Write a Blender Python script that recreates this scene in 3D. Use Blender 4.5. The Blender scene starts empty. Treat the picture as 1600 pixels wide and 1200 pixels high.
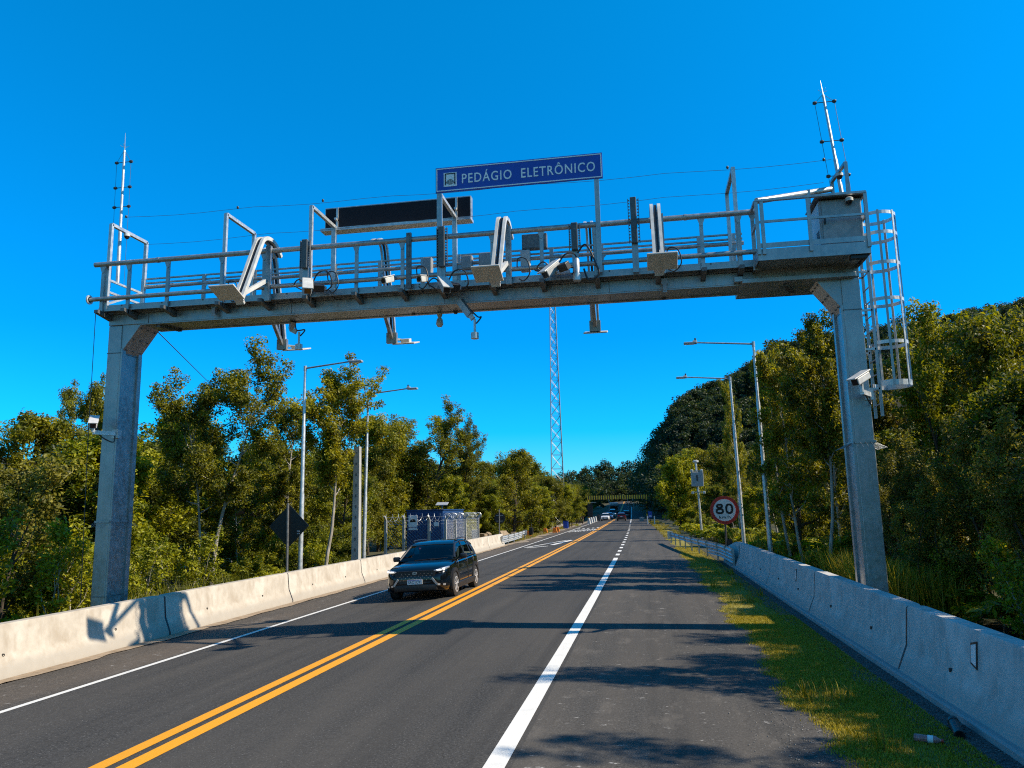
import bpy, bmesh, math, random
import numpy as np
from mathutils import Vector, Matrix
R = math.radians
C = bpy.context.scene.collection
scene = bpy.context.scene
rng = np.random.default_rng(7)
random.seed(7)

# ------------------------------------------------------------------ camera, sky, sun, exposure
CAM_H = 2.35
PITCH, YAW, ROLL = R(9.379), R(9.763), R(-1.094)
def cam_axes():
    f = Vector((-math.sin(YAW)*math.cos(PITCH), math.cos(YAW)*math.cos(PITCH), math.sin(PITCH)))
    rt = Vector((math.cos(YAW), math.sin(YAW), 0)); up = rt.cross(f)
    c, s = math.cos(ROLL), math.sin(ROLL)
    return f, rt*c + up*s, up*c - rt*s
FW, RT, UP = cam_axes()
cd = bpy.data.cameras.new('camera'); cam = bpy.data.objects.new('camera', cd); C.objects.link(cam)
cd.sensor_fit = 'HORIZONTAL'; cd.sensor_width = 36; cd.lens = 27.0; cd.clip_start = 0.05; cd.clip_end = 6000
m = Matrix((RT, UP, -FW)).transposed().to_4x4(); m.translation = (0, 0, CAM_H); cam.matrix_world = m
scene.camera = cam

SUN_EL, SUN_AZ = R(40), R(90.5)          # azimuth clockwise from +Y: the sun stands to the right of the road
world = bpy.data.worlds.new('World'); scene.world = world; world.use_nodes = True
nt = world.node_tree; nt.nodes.clear()
sky = nt.nodes.new('ShaderNodeTexSky'); sky.sky_type = 'NISHITA'; sky.sun_disc = False
sky.sun_elevation = SUN_EL; sky.sun_rotation = SUN_AZ; sky.air_density = 1.0; sky.dust_density = 0.2; sky.ozone_density = 2.0
tint = nt.nodes.new('ShaderNodeMix'); tint.data_type = 'RGBA'; tint.blend_type = 'MULTIPLY'; tint.inputs[0].default_value = 1.0
geo = nt.nodes.new('ShaderNodeTexCoord'); sep = nt.nodes.new('ShaderNodeSeparateXYZ'); nt.links.new(geo.outputs['Generated'], sep.inputs[0])
grad = nt.nodes.new('ShaderNodeValToRGB'); ge = grad.color_ramp.elements
ge[0].position = 0.0; ge[0].color = (0.20, 0.60, 0.95, 1); ge[1].position = 0.58; ge[1].color = (0.002, 0.75, 1.14, 1)
el = ge.new(0.10); el.color = (0.015, 0.56, 1.0, 1); e2 = ge.new(0.22); e2.color = (0.004, 0.54, 1.0, 1)
nt.links.new(sep.outputs[2], grad.inputs[0])
back = nt.nodes.new('ShaderNodeMapRange'); back.inputs[1].default_value = 0.42; back.inputs[2].default_value = -0.15; nt.links.new(sep.outputs[1], back.inputs[0])   # unseen sky behind tinted paler, added to take the blue off shaded faces
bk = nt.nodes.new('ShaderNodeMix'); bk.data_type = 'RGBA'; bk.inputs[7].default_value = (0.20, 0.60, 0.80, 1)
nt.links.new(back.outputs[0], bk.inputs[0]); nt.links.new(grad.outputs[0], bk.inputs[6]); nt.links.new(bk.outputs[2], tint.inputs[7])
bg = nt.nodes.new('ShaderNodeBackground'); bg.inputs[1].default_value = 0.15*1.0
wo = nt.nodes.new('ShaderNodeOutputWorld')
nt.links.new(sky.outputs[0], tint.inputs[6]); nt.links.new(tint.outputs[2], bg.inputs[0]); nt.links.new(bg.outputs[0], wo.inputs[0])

sl = bpy.data.lights.new('sun', 'SUN'); sl.energy = 4.9; sl.angle = R(0.55); sl.color = (1.0, 0.88, 0.70)
so = bpy.data.objects.new('sun', sl); C.objects.link(so)
SUN = Vector((math.sin(SUN_AZ)*math.cos(SUN_EL), math.cos(SUN_AZ)*math.cos(SUN_EL), math.sin(SUN_EL)))
so.rotation_euler = SUN.to_track_quat('Z', 'Y').to_euler(); so.location = (30, 0, 40)
scene.view_settings.view_transform = 'Standard'; scene.view_settings.look = 'None'
scene.view_settings.exposure = 0.5; scene.view_settings.gamma = 1.0
scene.cycles.max_bounces = 6; scene.cycles.transparent_max_bounces = 8
scene.cycles.use_denoising = False; scene.cycles.filter_width = 1.15; scene.cycles.sample_clamp_indirect = 2.0; scene.cycles.caustics_reflective = False; scene.cycles.caustics_refractive = False

# ------------------------------------------------------------------ measuring helpers (real places in metres)
def at(px, py, Y):                     # the point of the sight line through a photo pixel (1600 x 1200) at distance Y up the road
    d = FW + RT*((px-800)/1200) - UP*((py-600)/1200)
    return Vector((0, 0, CAM_H)) + d*(Y/d.y)
def proj(P):
    d = Vector(P) - Vector((0, 0, CAM_H)); w = d.dot(FW)
    return 800+1200*d.dot(RT)/w, 600-1200*d.dot(UP)/w
def shift(Y):                          # the road bends gently left, then runs straight
    return -0.94e-4*Y*abs(Y) if Y < 100 else -0.94-0.0188*(Y-100)
def rise(Y):
    if Y < 190: return 0.0
    t = Y-190
    return 0.036*t*t/(t+40)
def smooth(a, b, x):
    t = min(1, max(0, (x-a)/(b-a))); return t*t*(3-2*t)
def gzu(u, Y):
    if u < -5.19: z = 0.05*(max(u, -11.7)+5.19)
    else: z = 0.0
    if u < -11.8: z -= 0.55*smooth(11.8, 14.0, -u)
    if u > 3.9: z -= 0.35*smooth(3.9, 6.5, u)
    if u < -60: z += 0.10*(-u-60)
    if u > 70: z += 0.02*(u-70)
    return z + rise(Y)
def gz(X, Y): return gzu(X-shift(Y), Y)
def rp(u, Y, z=0.0): return Vector((u+shift(Y), Y, gzu(u, Y)+z))

# ------------------------------------------------------------------ materials
def new_mat(name):
    m = bpy.data.materials.new(name); m.use_nodes = True; n = m.node_tree; n.nodes.clear()
    o = n.nodes.new('ShaderNodeOutputMaterial'); b = n.nodes.new('ShaderNodeBsdfPrincipled'); n.links.new(b.outputs[0], o.inputs[0])
    return m, n, b
def N(n, t, **kw):
    x = n.nodes.new('ShaderNode'+t)
    for k, v in kw.items():
        if k.startswith('i_'):
            key = k[2:]; x.inputs[int(key) if key.isdigit() else key].default_value = v
        else: setattr(x, k, v)
    return x
def ramp(n, src, stops):
    r = n.nodes.new('ShaderNodeValToRGB'); e = r.color_ramp.elements
    while len(e) < len(stops): e.new(0.5)
    for k, (p, c) in enumerate(stops):
        e[k].position = p; e[k].color = (*c, 1) if len(c) == 3 else c
    n.links.new(src, r.inputs[0]); return r
def coord(n, scale=(1, 1, 1), kind='Object'):
    tc = N(n, 'TexCoord'); mp = N(n, 'Mapping'); mp.inputs['Scale'].default_value = scale
    n.links.new(tc.outputs[kind], mp.inputs[0]); return mp.outputs[0]
def noise(n, vec, scale, detail=4, rough=0.6):
    x = N(n, 'TexNoise'); x.inputs['Scale'].default_value = scale; x.inputs['Detail'].default_value = detail; x.inputs['Roughness'].default_value = rough
    n.links.new(vec, x.inputs['Vector']); return x.outputs[0]
def mixc(n, fac, a, b, mode='MIX'):
    x = N(n, 'Mix'); x.data_type = 'RGBA'; x.blend_type = mode
    for s, i in ((fac, 0), (a, 6), (b, 7)):
        if isinstance(s, (int, float)): x.inputs[i].default_value = s
        elif isinstance(s, tuple): x.inputs[i].default_value = (*s, 1)
        else: n.links.new(s, x.inputs[i])
    return x.outputs[2]
def bump(n, b, h, strength=0.3, dist=0.02):
    x = N(n, 'Bump'); x.inputs['Strength'].default_value = strength; x.inputs['Distance'].default_value = dist
    n.links.new(h, x.inputs['Height']); n.links.new(x.outputs[0], b.inputs['Normal'])
def mat_noise(name, c1, c2, scale, rough=0.8, metal=0.0, bmp=0.0, stretch=(1, 1, 1), lo=0.35, hi=0.65, detail=5):
    m, n, b = new_mat(name); v = coord(n, stretch); f = noise(n, v, scale, detail)
    r = ramp(n, f, [(lo, c1), (hi, c2)]); n.links.new(r.outputs[0], b.inputs['Base Color'])
    b.inputs['Roughness'].default_value = rough; b.inputs['Metallic'].default_value = metal
    if bmp: bump(n, b, f, bmp, 0.01)
    return m
def mat_galv(name, tone=1.0, rough=0.42, metal=0.75):
    tone *= .98
    m, n, b = new_mat(name); v = coord(n)
    f1 = noise(n, v, 9.0, 5); f2 = noise(n, v, 1.3, 3)
    st = noise(n, coord(n, (12, 12, 0.8)), 2.0, 3)
    a = ramp(n, f1, [(0.3, (.26*tone, .275*tone, .28*tone)), (0.7, (.44*tone, .455*tone, .46*tone))]).outputs[0]
    a = mixc(n, ramp(n, f2, [(0.45, (0, 0, 0)), (0.7, (.5, .5, .5))]).outputs[0], a, (.52*tone, .52*tone, .51*tone))
    a = mixc(n, ramp(n, st, [(0.55, (0, 0, 0)), (0.75, (.45, .45, .45))]).outputs[0], a, (.22*tone, .225*tone, .23*tone))
    n.links.new(a, b.inputs['Base Color']); b.inputs['Metallic'].default_value = metal
    rr = ramp(n, f1, [(0.3, (rough-.08,)*3), (0.7, (rough+.14,)*3)]); n.links.new(rr.outputs[0], b.inputs['Roughness'])
    return m
M = {}
M['galv'] = mat_galv('galvanised_steel')
M['galv_light'] = mat_galv('bright_galvanised_steel', 1.5, 0.38, 0.5)
M['galv_dark'] = mat_noise('weathered_steel', (.10, .105, .11), (.2, .2, .2), 14, 0.55, 0.5)
M['black_plastic'] = mat_noise('black_plastic', (.012, .012, .013), (.022, .022, .024), 30, 0.45)
M['dark_metal'] = mat_noise('dark_painted_metal', (.025, .027, .03), (.045, .046, .05), 20, 0.5)
M['white_paint'] = mat_noise('white_painted_metal', (.46, .46, .45), (.60, .60, .58), 6, 0.45)
M['grey_paint'] = mat_noise('grey_painted_metal', (.28, .29, .3), (.36, .37, .38), 8, 0.5)
M['beige_panel'] = mat_noise('beige_antenna_panel', (.52, .49, .44), (.6, .57, .52), 5, 0.5)
M['lens'] = mat_noise('camera_glass', (.006, .006, .008), (.012, .012, .016), 5, 0.08)
M['pole_concrete'] = mat_noise('pole_concrete', (.30, .29, .27), (.42, .41, .38), 5, 0.9, 0, 0.3, (1, 1, .4))
M['sign_blue'] = mat_noise('blue_reflective_sheet', (.011, .060, .36), (.014, .070, .40), 3, 0.4)
M['sign_white'] = mat_noise('white_reflective_sheet', (.74, .75, .76), (.82, .83, .83), 4, 0.45)
M['sign_red'] = mat_noise('red_reflective_sheet', (.50, .025, .02), (.56, .04, .025), 4, 0.45)
M['sign_black'] = mat_noise('black_vinyl', (.008, .008, .009), (.014, .014, .015), 10, 0.5)
M['display'] = mat_noise('unlit_display_glass', (.002, .003, .007), (.004, .005, .012), 40, 0.9)
M['container_blue'] = mat_noise('blue_container_paint', (.007, .042, .14), (.012, .06, .18), 3, 0.5, 0, 0, (1, 1, .3))
M['plaster'] = mat_noise('cream_plaster', (.55, .48, .38), (.68, .6, .48), 2, 0.9)
M['roof_tile'] = mat_noise('clay_roof', (.28, .10, .06), (.38, .15, .08), 7, 0.85)
M['rubber'] = mat_noise('tyre_rubber', (.012, .012, .012), (.03, .03, .03), 16, 0.85)
M['alloy'] = mat_noise('alloy_wheel', (.55, .55, .57), (.68, .68, .69), 8, 0.35, 0.35)
M['yellow_board'] = mat_noise('yellow_board', (.80, .46, .02), (.92, .55, .03), 4, 0.6)
M['orange'] = mat_noise('orange_plastic', (.75, .20, .02), (.85, .28, .03), 4, 0.5)
M['brown_board'] = mat_noise('brown_board', (.06, .03, .02), (.10, .05, .03), 5, 0.7)
M['wood_dark'] = mat_noise('bark_dark', (.035, .026, .018), (.11, .085, .06), 5, 0.95, 0, 0.6, (1, 1, .25))
M['bark_pale'] = mat_noise('bark_pale', (.22, .19, .15), (.48, .43, .36), 4, 0.9, 0, 0.4, (1, 1, .35))

def mat_leaf(name, dark, mid, light, rough=0.5, trans=0.42):
    m = bpy.data.materials.new(name); m.use_nodes = True; n = m.node_tree; n.nodes.clear()
    o = n.nodes.new('ShaderNodeOutputMaterial')
    at_ = N(n, 'Attribute'); at_.attribute_name = 'tint'
    oi = N(n, 'ObjectInfo')
    ad = N(n, 'Math'); ad.operation = 'MULTIPLY_ADD'; n.links.new(oi.outputs['Random'], ad.inputs[0]); ad.inputs[1].default_value = 0.34; n.links.new(at_.outputs['Fac'], ad.inputs[2])
    sb = N(n, 'Math'); sb.operation = 'SUBTRACT'; n.links.new(ad.outputs[0], sb.inputs[0]); sb.inputs[1].default_value = 0.17
    r = ramp(n, sb.outputs[0], [(0.0, dark), (0.5, mid), (1.0, light)])
    p = N(n, 'BsdfPrincipled'); p.inputs['Roughness'].default_value = rough; p.inputs['Specular IOR Level'].default_value = 0.35
    t = N(n, 'BsdfTranslucent'); tc = mixc(n, 1.0, r.outputs[0], (1.5, 1.35, .5), 'MULTIPLY')
    n.links.new(r.outputs[0], p.inputs['Base Color']); n.links.new(tc, t.inputs[0])
    mx = N(n, 'MixShader'); mx.inputs[0].default_value = trans
    n.links.new(p.outputs[0], mx.inputs[1]); n.links.new(t.outputs[0], mx.inputs[2]); n.links.new(mx.outputs[0], o.inputs[0])
    return m
M['leaf_green'] = mat_leaf('leaves_green', (.024, .038, .005), (.120, .140, .008), (.33, .32, .013))
M['leaf_olive'] = mat_leaf('leaves_olive', (.032, .040, .006), (.155, .158, .009), (.39, .35, .016))
M['leaf_yellow'] = mat_leaf('leaves_yellow_green', (.055, .072, .005), (.23, .25, .009), (.48, .45, .017))
M['leaf_grey'] = mat_leaf('leaves_grey_green', (.036, .042, .010), (.150, .148, .022), (.33, .29, .04))
M['leaf_dark_hazed'] = mat_leaf('leaves_dark_hazed', (.014, .030, .018), (.032, .056, .028), (.075, .100, .034))  # lightened and blued so the colour stands in for distance haze
M['grass'] = mat_leaf('grass_blades', (.13, .11, .008), (.30, .25, .016), (.50, .40, .03), 0.6, 0.25)

# ------------------------------------------------------------------ mesh helpers
class MB:
    def __init__(s): s.v = []; s.f = []; s.mi = []; s.cur = 0
    def add(s, vs, fs):
        o = len(s.v); s.v += [tuple(p) for p in vs]; s.f += [tuple(i+o for i in f) for f in fs]; s.mi += [s.cur]*len(fs)
    def box(s, c, d, rot=None):
        c = Vector(c); x, y, z = [k/2 for k in d]
        vs = [Vector((a*x, b*y, e*z)) for a in (-1, 1) for b in (-1, 1) for e in (-1, 1)]
        if rot is not None: vs = [rot @ p for p in vs]
        s.add([p+c for p in vs], [(0, 1, 3, 2), (4, 6, 7, 5), (0, 4, 5, 1), (2, 3, 7, 6), (0, 2, 6, 4), (1, 5, 7, 3)])
    def bbox(s, c, d, bev=0.02, rot=None):           # box with bevelled edges
        bm = bmesh.new(); bmesh.ops.create_cube(bm, size=1); bmesh.ops.scale(bm, vec=d, verts=bm.verts)
        bmesh.ops.bevel(bm, geom=bm.edges[:], offset=bev, segments=2, profile=.5, affect='EDGES')
        bm.verts.ensure_lookup_table(); R_ = rot if rot is not None else Matrix.Identity(3)
        s.add([R_ @ v.co + Vector(c) for v in bm.verts], [[v.index for v in f.verts] for f in bm.faces]); bm.free()
    def bar(s, p, q, w, h=None, up=(0, 0, 1)):
        p, q = Vector(p), Vector(q); d = q-p; L = d.length
        if L < 1e-6: return
        h = w if h is None else h
        y = d/L; u = Vector(up)
        if abs(y.dot(u)) > .98: u = Vector((0, 1, 0))
        x = y.cross(u).normalized(); z = x.cross(y)
        s.box((p+q)/2, (w, L, h), Matrix((x, y, z)).transposed())
    def tube(s, pts, r, n=8, cap=True):
        pts = [Vector(p) for p in pts]; k = len(pts); rr = r if hasattr(r, '__len__') else [r]*k
        t0 = (pts[1]-pts[0]).normalized(); ref = Vector((0, 0, 1)) if abs(t0.z) < .9 else Vector((1, 0, 0))
        x = t0.cross(ref).normalized(); vs = []
        for i in range(k):
            t = (pts[min(i+1, k-1)]-pts[max(i-1, 0)]).normalized()
            x = (x-t*x.dot(t)).normalized(); y = t.cross(x)
            for j in range(n):
                a = 2*math.pi*j/n; vs.append(pts[i]+(x*math.cos(a)+y*math.sin(a))*rr[i])
        fs = [(i*n+j, i*n+(j+1) % n, (i+1)*n+(j+1) % n, (i+1)*n+j) for i in range(k-1) for j in range(n)]
        if cap: fs += [tuple(range(n-1, -1, -1)), tuple((k-1)*n+j for j in range(n))]
        s.add(vs, fs)
    def lathe(s, prof, c=(0, 0, 0), axis='Z', n=24, rot=None):      # prof = [(r, h)]
        vs = []; fs = []; k = len(prof); c = Vector(c)
        for (r, h) in prof:
            for j in range(n):
                a = 2*math.pi*j/n; p = (r*math.cos(a), r*math.sin(a), h)
                p = Vector(p) if axis == 'Z' else (Vector((p[2], p[0], p[1])) if axis == 'X' else Vector((p[0], p[2], p[1])))
                if rot is not None: p = rot @ p
                vs.append(p+c)
        fs = [(i*n+j, i*n+(j+1) % n, (i+1)*n+(j+1) % n, (i+1)*n+j) for i in range(k-1) for j in range(n)]
        fs += [tuple(range(n-1, -1, -1)), tuple((k-1)*n+j for j in range(n))]
        s.add(vs, fs)
    def prism(s, poly, fn, a, b):                     # poly [(s,t)] swept by fn(s,t,w) from w=a to w=b
        n = len(poly); vs = [fn(x, y, a) for x, y in poly]+[fn(x, y, b) for x, y in poly]
        s.add(vs, [tuple(range(n-1, -1, -1)), tuple(range(n, 2*n))]+[(i, (i+1) % n, n+(i+1) % n, n+i) for i in range(n)])
    def sweep(s, rows, close=True, caps=True):        # rows of equal-length point lists
        n = len(rows[0]); k = len(rows); vs = [p for r in rows for p in r]; fs = []
        for i in range(k-1):
            for j in range(n if close else n-1):
                fs.append((i*n+j, i*n+(j+1) % n, (i+1)*n+(j+1) % n, (i+1)*n+j))
        if caps and close: fs += [tuple(range(n-1, -1, -1)), tuple((k-1)*n+j for j in range(n))]
        s.add(vs, fs)
    def build(s, name, mat, parent=None, smooth_=False, at_=None):
        me = bpy.data.meshes.new(name); mats = mat if isinstance(mat, (list, tuple)) else [mat]
        if parent is not None: o = Vector(parent.get('_org', (0, 0, 0)))
        elif at_ is not None: o = Vector(at_)
        else:
            a = np.array(s.v); o = Vector(((a[:, 0].min()+a[:, 0].max())/2, (a[:, 1].min()+a[:, 1].max())/2, a[:, 2].min()))
        me.from_pydata([(p[0]-o.x, p[1]-o.y, p[2]-o.z) for p in s.v], [], s.f)
        for mm in mats: me.materials.append(mm)
        if len(mats) > 1: me.polygons.foreach_set('material_index', s.mi)
        bm = bmesh.new(); bm.from_mesh(me); bmesh.ops.recalc_face_normals(bm, faces=bm.faces); bm.to_mesh(me); bm.free()
        if smooth_:
            me.polygons.foreach_set('use_smooth', [True]*len(me.polygons))
            try: me.set_sharp_from_angle(angle=R(38))
            except Exception: pass
        ob = bpy.data.objects.new(name, me); C.objects.link(ob)
        if parent is not None:
            ob.parent = parent; ob['_org'] = tuple(o)
        else: ob.location = o; ob['_org'] = tuple(o)
        return ob
def tag(o, label=None, cat=None, group=None, kind=None):
    if label: o['label'] = label
    if cat: o['category'] = cat
    if group: o['group'] = group
    if kind: o['kind'] = kind
    return o
def thing(name, label, cat, loc=(0, 0, 0), group=None, world_built=True):   # an Empty at the base; parts given in world metres unless world_built is off
    o = bpy.data.objects.new(name, None); o.empty_display_size = .2; C.objects.link(o); o.location = loc
    o['_org'] = tuple(loc) if world_built else (0.0, 0.0, 0.0)
    return tag(o, label, cat, group)
def copy_tree(o, parent=None):
    c = o.copy(); C.objects.link(c)
    if parent is not None: c.parent = parent
    for ch in list(o.children): copy_tree(ch, c)
    return c
def quads(name, V, F, mat, attr=None, parent=None):                # fast numpy mesh: V (n,3), F (m,4) or (m,3)
    me = bpy.data.meshes.new(name); n, k = len(V), F.shape[1]
    me.vertices.add(n); me.vertices.foreach_set('co', V.astype(np.float32).ravel())
    me.loops.add(F.size); me.loops.foreach_set('vertex_index', F.astype(np.int32).ravel())
    me.polygons.add(len(F)); me.polygons.foreach_set('loop_start', np.arange(0, F.size, k, dtype=np.int32))
    me.update(calc_edges=True); me.materials.append(mat)
    if attr is not None:
        a = me.attributes.new('tint', 'FLOAT', 'POINT'); a.data.foreach_set('value', attr.astype(np.float32))
    ob = bpy.data.objects.new(name, me); C.objects.link(ob)
    if parent is not None: ob.parent = parent
    return ob
def text_mesh(mb, txt, width, height, fn, depth=0.004, spacing=1.0):      # lettering fitted to width x height; fn maps (x, y, w) to the world
    cu = bpy.data.curves.new('lettering', 'FONT'); cu.body = txt; cu.size = 1; cu.space_character = spacing; cu.extrude = 0.0; cu.resolution_u = 3; cu.offset = 0.009
    ob = bpy.data.objects.new('lettering', cu); C.objects.link(ob)
    dg = bpy.context.evaluated_depsgraph_get(); me = bpy.data.meshes.new_from_object(ob.evaluated_get(dg))
    vs = [v.co.copy() for v in me.vertices]; fs = [tuple(p.vertices) for p in me.polygons]
    x0 = min(v.x for v in vs); x1 = max(v.x for v in vs)
    cap = 0.729
    mb.add([fn((v.x-x0)/(x1-x0)*width, v.y/cap*height, depth) for v in vs], fs)
    bpy.data.objects.remove(ob); bpy.data.curves.remove(cu); bpy.data.meshes.remove(me)
# ------------------------------------------------------------------ ground, road, verges
def strip(name, us, Ys, mat, lift, edge=None, kind='structure'):
    rows = []
    for Y in Ys:
        row = []
        for i, u in enumerate(us):
            uu = u
            if edge and i in (0, len(us)-1): uu = u+edge(Y, i)
            row.append(rp(uu, Y, lift))
        rows.append(row)
    mb = MB(); mb.sweep(rows, close=False, caps=False)
    return tag(mb.build(name, mat, at_=(0, 0, 0), smooth_=True), kind=kind)
YS = [-12+1.0*i for i in range(53)]+[42+4.0*i for i in range(15)]+[104+8.0*i for i in range(40)]
# soil sheet to the horizon
xs = sorted(set([-1500, -600, -250, -120, -60, -40, -25, -18, -14.2, -13, -12, -11.5, -10.4, -9, -5.19, -2, 1.7, 3.0, 3.8, 4.6, 5.5, 6.6, 9, 14, 25, 40, 70, 130, 300, 700, 1500]))
mb = MB(); mb.sweep([[(u+shift(min(Y, 430)), Y, gzu(u, min(Y, 430))-0.02) for u in xs] for Y in [-200, -60]+YS+[430, 520, 700, 1200, 3000]], close=False, caps=False)
def mat_soil():
    m, n, b = new_mat('forest_soil'); v = coord(n); f = noise(n, v, 0.6, 6); g = noise(n, v, 14, 4)
    a = ramp(n, f, [(0.35, (.075, .055, .03)), (0.5, (.055, .06, .018)), (0.7, (.10, .075, .045))]).outputs[0]
    a = mixc(n, ramp(n, g, [(.4, (0, 0, 0)), (.7, (.6, .6, .6))]).outputs[0], a, (.04, .045, .014))
    n.links.new(a, b.inputs['Base Color']); b.inputs['Roughness'].default_value = 1; bump(n, b, g, .6, .05); return m
tag(mb.build('ground', mat_soil(), at_=(0, 0, 0), smooth_=True), kind='structure')

def mat_asphalt(name, base, warm, pale=0.0):
    m, n, b = new_mat(name); v = coord(n)
    fine = noise(n, v, 34, 3, .9); mid = noise(n, v, 7, 5); big = noise(n, coord(n, (1, .10, 1)), 1.1, 4); grain = noise(n, v, 42, 1, .9)
    a = ramp(n, fine, [(0.34, tuple(k*.30 for k in base)), (0.66, tuple(k*1.72 for k in base))]).outputs[0]
    a = mixc(n, ramp(n, big, [(.35, (0, 0, 0)), (.66, (.75, .75, .75))]).outputs[0], a, tuple(k*1.5*w for k, w in zip(base, warm)))
    a = mixc(n, ramp(n, mid, [(.5, (0, 0, 0)), (.8, (.4, .4, .4))]).outputs[0], a, tuple(k*.75 for k in base))
    a = mixc(n, ramp(n, grain, [(.67, (0, 0, 0)), (.72, (1, 1, 1))]).outputs[0], a, tuple(k*3.4 for k in base))
    tr = noise(n, coord(n, (1, .012, 1)), 1.9, 4, .55)          # long worn bands along the wheel tracks
    a = mixc(n, ramp(n, tr, [(.38, (.35, .35, .35)), (.50, (0, 0, 0))]).outputs[0], a, tuple(k*.66 for k in base)); a = mixc(n, ramp(n, tr, [(.54, (0, 0, 0)), (.68, (.35, .35, .35))]).outputs[0], a, tuple(k*1.4*w for k, w in zip(base, warm)))
    # sealed cracks
    vo = N(n, 'TexVoronoi'); vo.feature = 'DISTANCE_TO_EDGE'; vo.inputs['Scale'].default_value = 0.16
    dv = N(n, 'VectorMath'); dv.operation = 'ADD'; nv = N(n, 'TexNoise'); nv.inputs['Scale'].default_value = 1.2; nv.inputs['Detail'].default_value = 6
    n.links.new(v, nv.inputs['Vector']); n.links.new(v, dv.inputs[0]); n.links.new(nv.outputs[1], dv.inputs[1]); n.links.new(dv.outputs[0], vo.inputs['Vector'])
    a = mixc(n, ramp(n, vo.outputs[0], [(0.0, (.12, .12, .12)), (0.0018, (0, 0, 0))]).outputs[0], a, tuple(k*.4 for k in base))
    if pale:
        pn = noise(n, coord(n, (1, .35, 1)), 2.4, 7, .7); a = mixc(n, ramp(n, pn, [(.54, (0, 0, 0)), (.72, (pale*.75,)*3)]).outputs[0], a, (.22, .195, .165))
        sp = noise(n, coord(n, (1, 2.2, 1)), 3.1, 8, .75); a = mixc(n, ramp(n, sp, [(.625, (0, 0, 0)), (.665, (.85, .85, .85))]).outputs[0], a, (.46, .44, .41))
        gr_ = noise(n, v, 16, 6, .9); a = mixc(n, ramp(n, gr_, [(.60, (0, 0, 0)), (.66, (.6, .6, .6))]).outputs[0], a, (.20, .19, .175))
    n.links.new(a, b.inputs['Base Color']); b.inputs['Roughness'].default_value = .9; b.inputs['Specular IOR Level'].default_value = .12
    bump(n, b, fine, .35, .006); return m
AS = mat_asphalt('asphalt', (.054, .0522, .0495), (1.06, 1.0, .92))
AS2 = mat_asphalt('worn_shoulder_asphalt', (.066, .063, .058), (1.08, 1.0, .92), .5)
AS3 = mat_asphalt('dusty_shoulder_asphalt', (.078, .070, .061), (1.12, 1.0, .88), .3)
strip('road', [-8.72, -7.5, -6.3, -5.19, -3.4, -1.36], YS, AS, 0.0)
strip('left_shoulder', [-10.45, -9.6, -8.72], YS, AS3, 0.001, lambda Y, i: 0.10*math.sin(Y*1.7)+.06*math.sin(Y*4.1) if i == 0 else 0)
def jag(Y, i): return (0.10*math.sin(Y*.9+1)+0.07*math.sin(Y*2.9)+.05*math.sin(Y*7.3)+rng.uniform(-.04, .04)) if i == 2 else 0
YF = [-6+.25*i for i in range(160)]+[34+1.0*i for i in range(70)]+[104+8*i for i in range(20)]
strip('right_shoulder', [-1.36, .2, 1.72], YF, AS2, 0.001, jag)
DUST = mat_noise('sandy_dirt', (.22, .16, .10), (.40, .30, .20), 5, 1.0, 0, .6, (1, 1, 1), .3, .7, 8)
strip('dirt_edge', [-11.25, -10.8, -10.34], [-6+.5*i for i in range(140)], DUST, 0.016, lambda Y, i: (.05*math.sin(Y*2.1)+.04*math.sin(Y*5.3)+rng.uniform(-.03, .03)) if i else 0)
DIRT2 = mat_noise('pale_roadside_dirt', (.20, .15, .10), (.36, .28, .19), .8, 1.0, 0, .5, (1, .4, 1), .3, .7, 7)
strip('dirt_verge', [-17.5, -14.5, -12.5, -10.5, -10.0], [62+2.0*i for i in range(60)], DIRT2, 0.012, lambda Y, i: .4*math.sin(Y*.7)+.3*math.sin(Y*1.9))
GRAVEL = mat_noise('dark_gravel', (.02, .02, .02), (.16, .15, .14), 60, 1.0, 0, 1.0, (1, 1, 1), .3, .72, 2)
strip('gravel_strip', [2.72, 3.0, 3.32], YF[:150], GRAVEL, 0.006, lambda Y, i: .06*math.sin(Y*3.1)+.05*math.sin(Y*8) if i == 0 else 0)
VERGE = mat_noise('verge_turf', (.13, .115, .016), (.30, .25, .038), 8, 1.0, 0, .8, (1, 1, 1), .3, .7, 8)
strip('grass_verge', [1.40, 2.2, 2.76], YF[:160]+[74+2.0*i for i in range(35)], VERGE, 0.0055-0.012, None)

# painted markings: real sheets 4 mm above the asphalt
def mat_paint(name, c, wear):
    m, n, b = new_mat(name); v = coord(n); f = noise(n, v, 55, 4, .8); g = noise(n, v, 3.0, 6)
    a = ramp(n, f, [(.3, tuple(k*.80 for k in c)), (.7, c)]).outputs[0]
    a = mixc(n, ramp(n, g, [(.55, (0, 0, 0)), (.85, (wear,)*3)]).outputs[0], a, tuple(k*.55 for k in c))
    ch = noise(n, v, 120, 2, .9)
    a = mixc(n, ramp(n, ch, [(.70, (0, 0, 0)), (.76, (wear,)*3)]).outputs[0], a, (.08, .078, .075))
    n.links.new(a, b.inputs['Base Color']); b.inputs['Roughness'].default_value = .65; bump(n, b, f, .3, .004); return m
PW, PY = mat_paint('white_road_paint', (.84, .81, .74), .5), mat_paint('yellow_road_paint', (.88, .37, .003), .3)
def line(name, u0, w, Ys, mat, lift=.005):
    strip(name, [u0-w/2, u0+w/2], Ys, mat, lift)
YM = [-10+1.0*i for i in range(60)]+[50+4*i for i in range(85)]
line('yellow_centre_line', -5.315, .185, YM, PY); line('yellow_centre_line', -5.02, .185, YM, PY)
line('white_edge_line', -8.62, .125, YM, PW)
line('white_edge_line', -1.52, .205, [y for y in YM if y < 38]+[38.5], PW)
mbd = MB()
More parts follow.
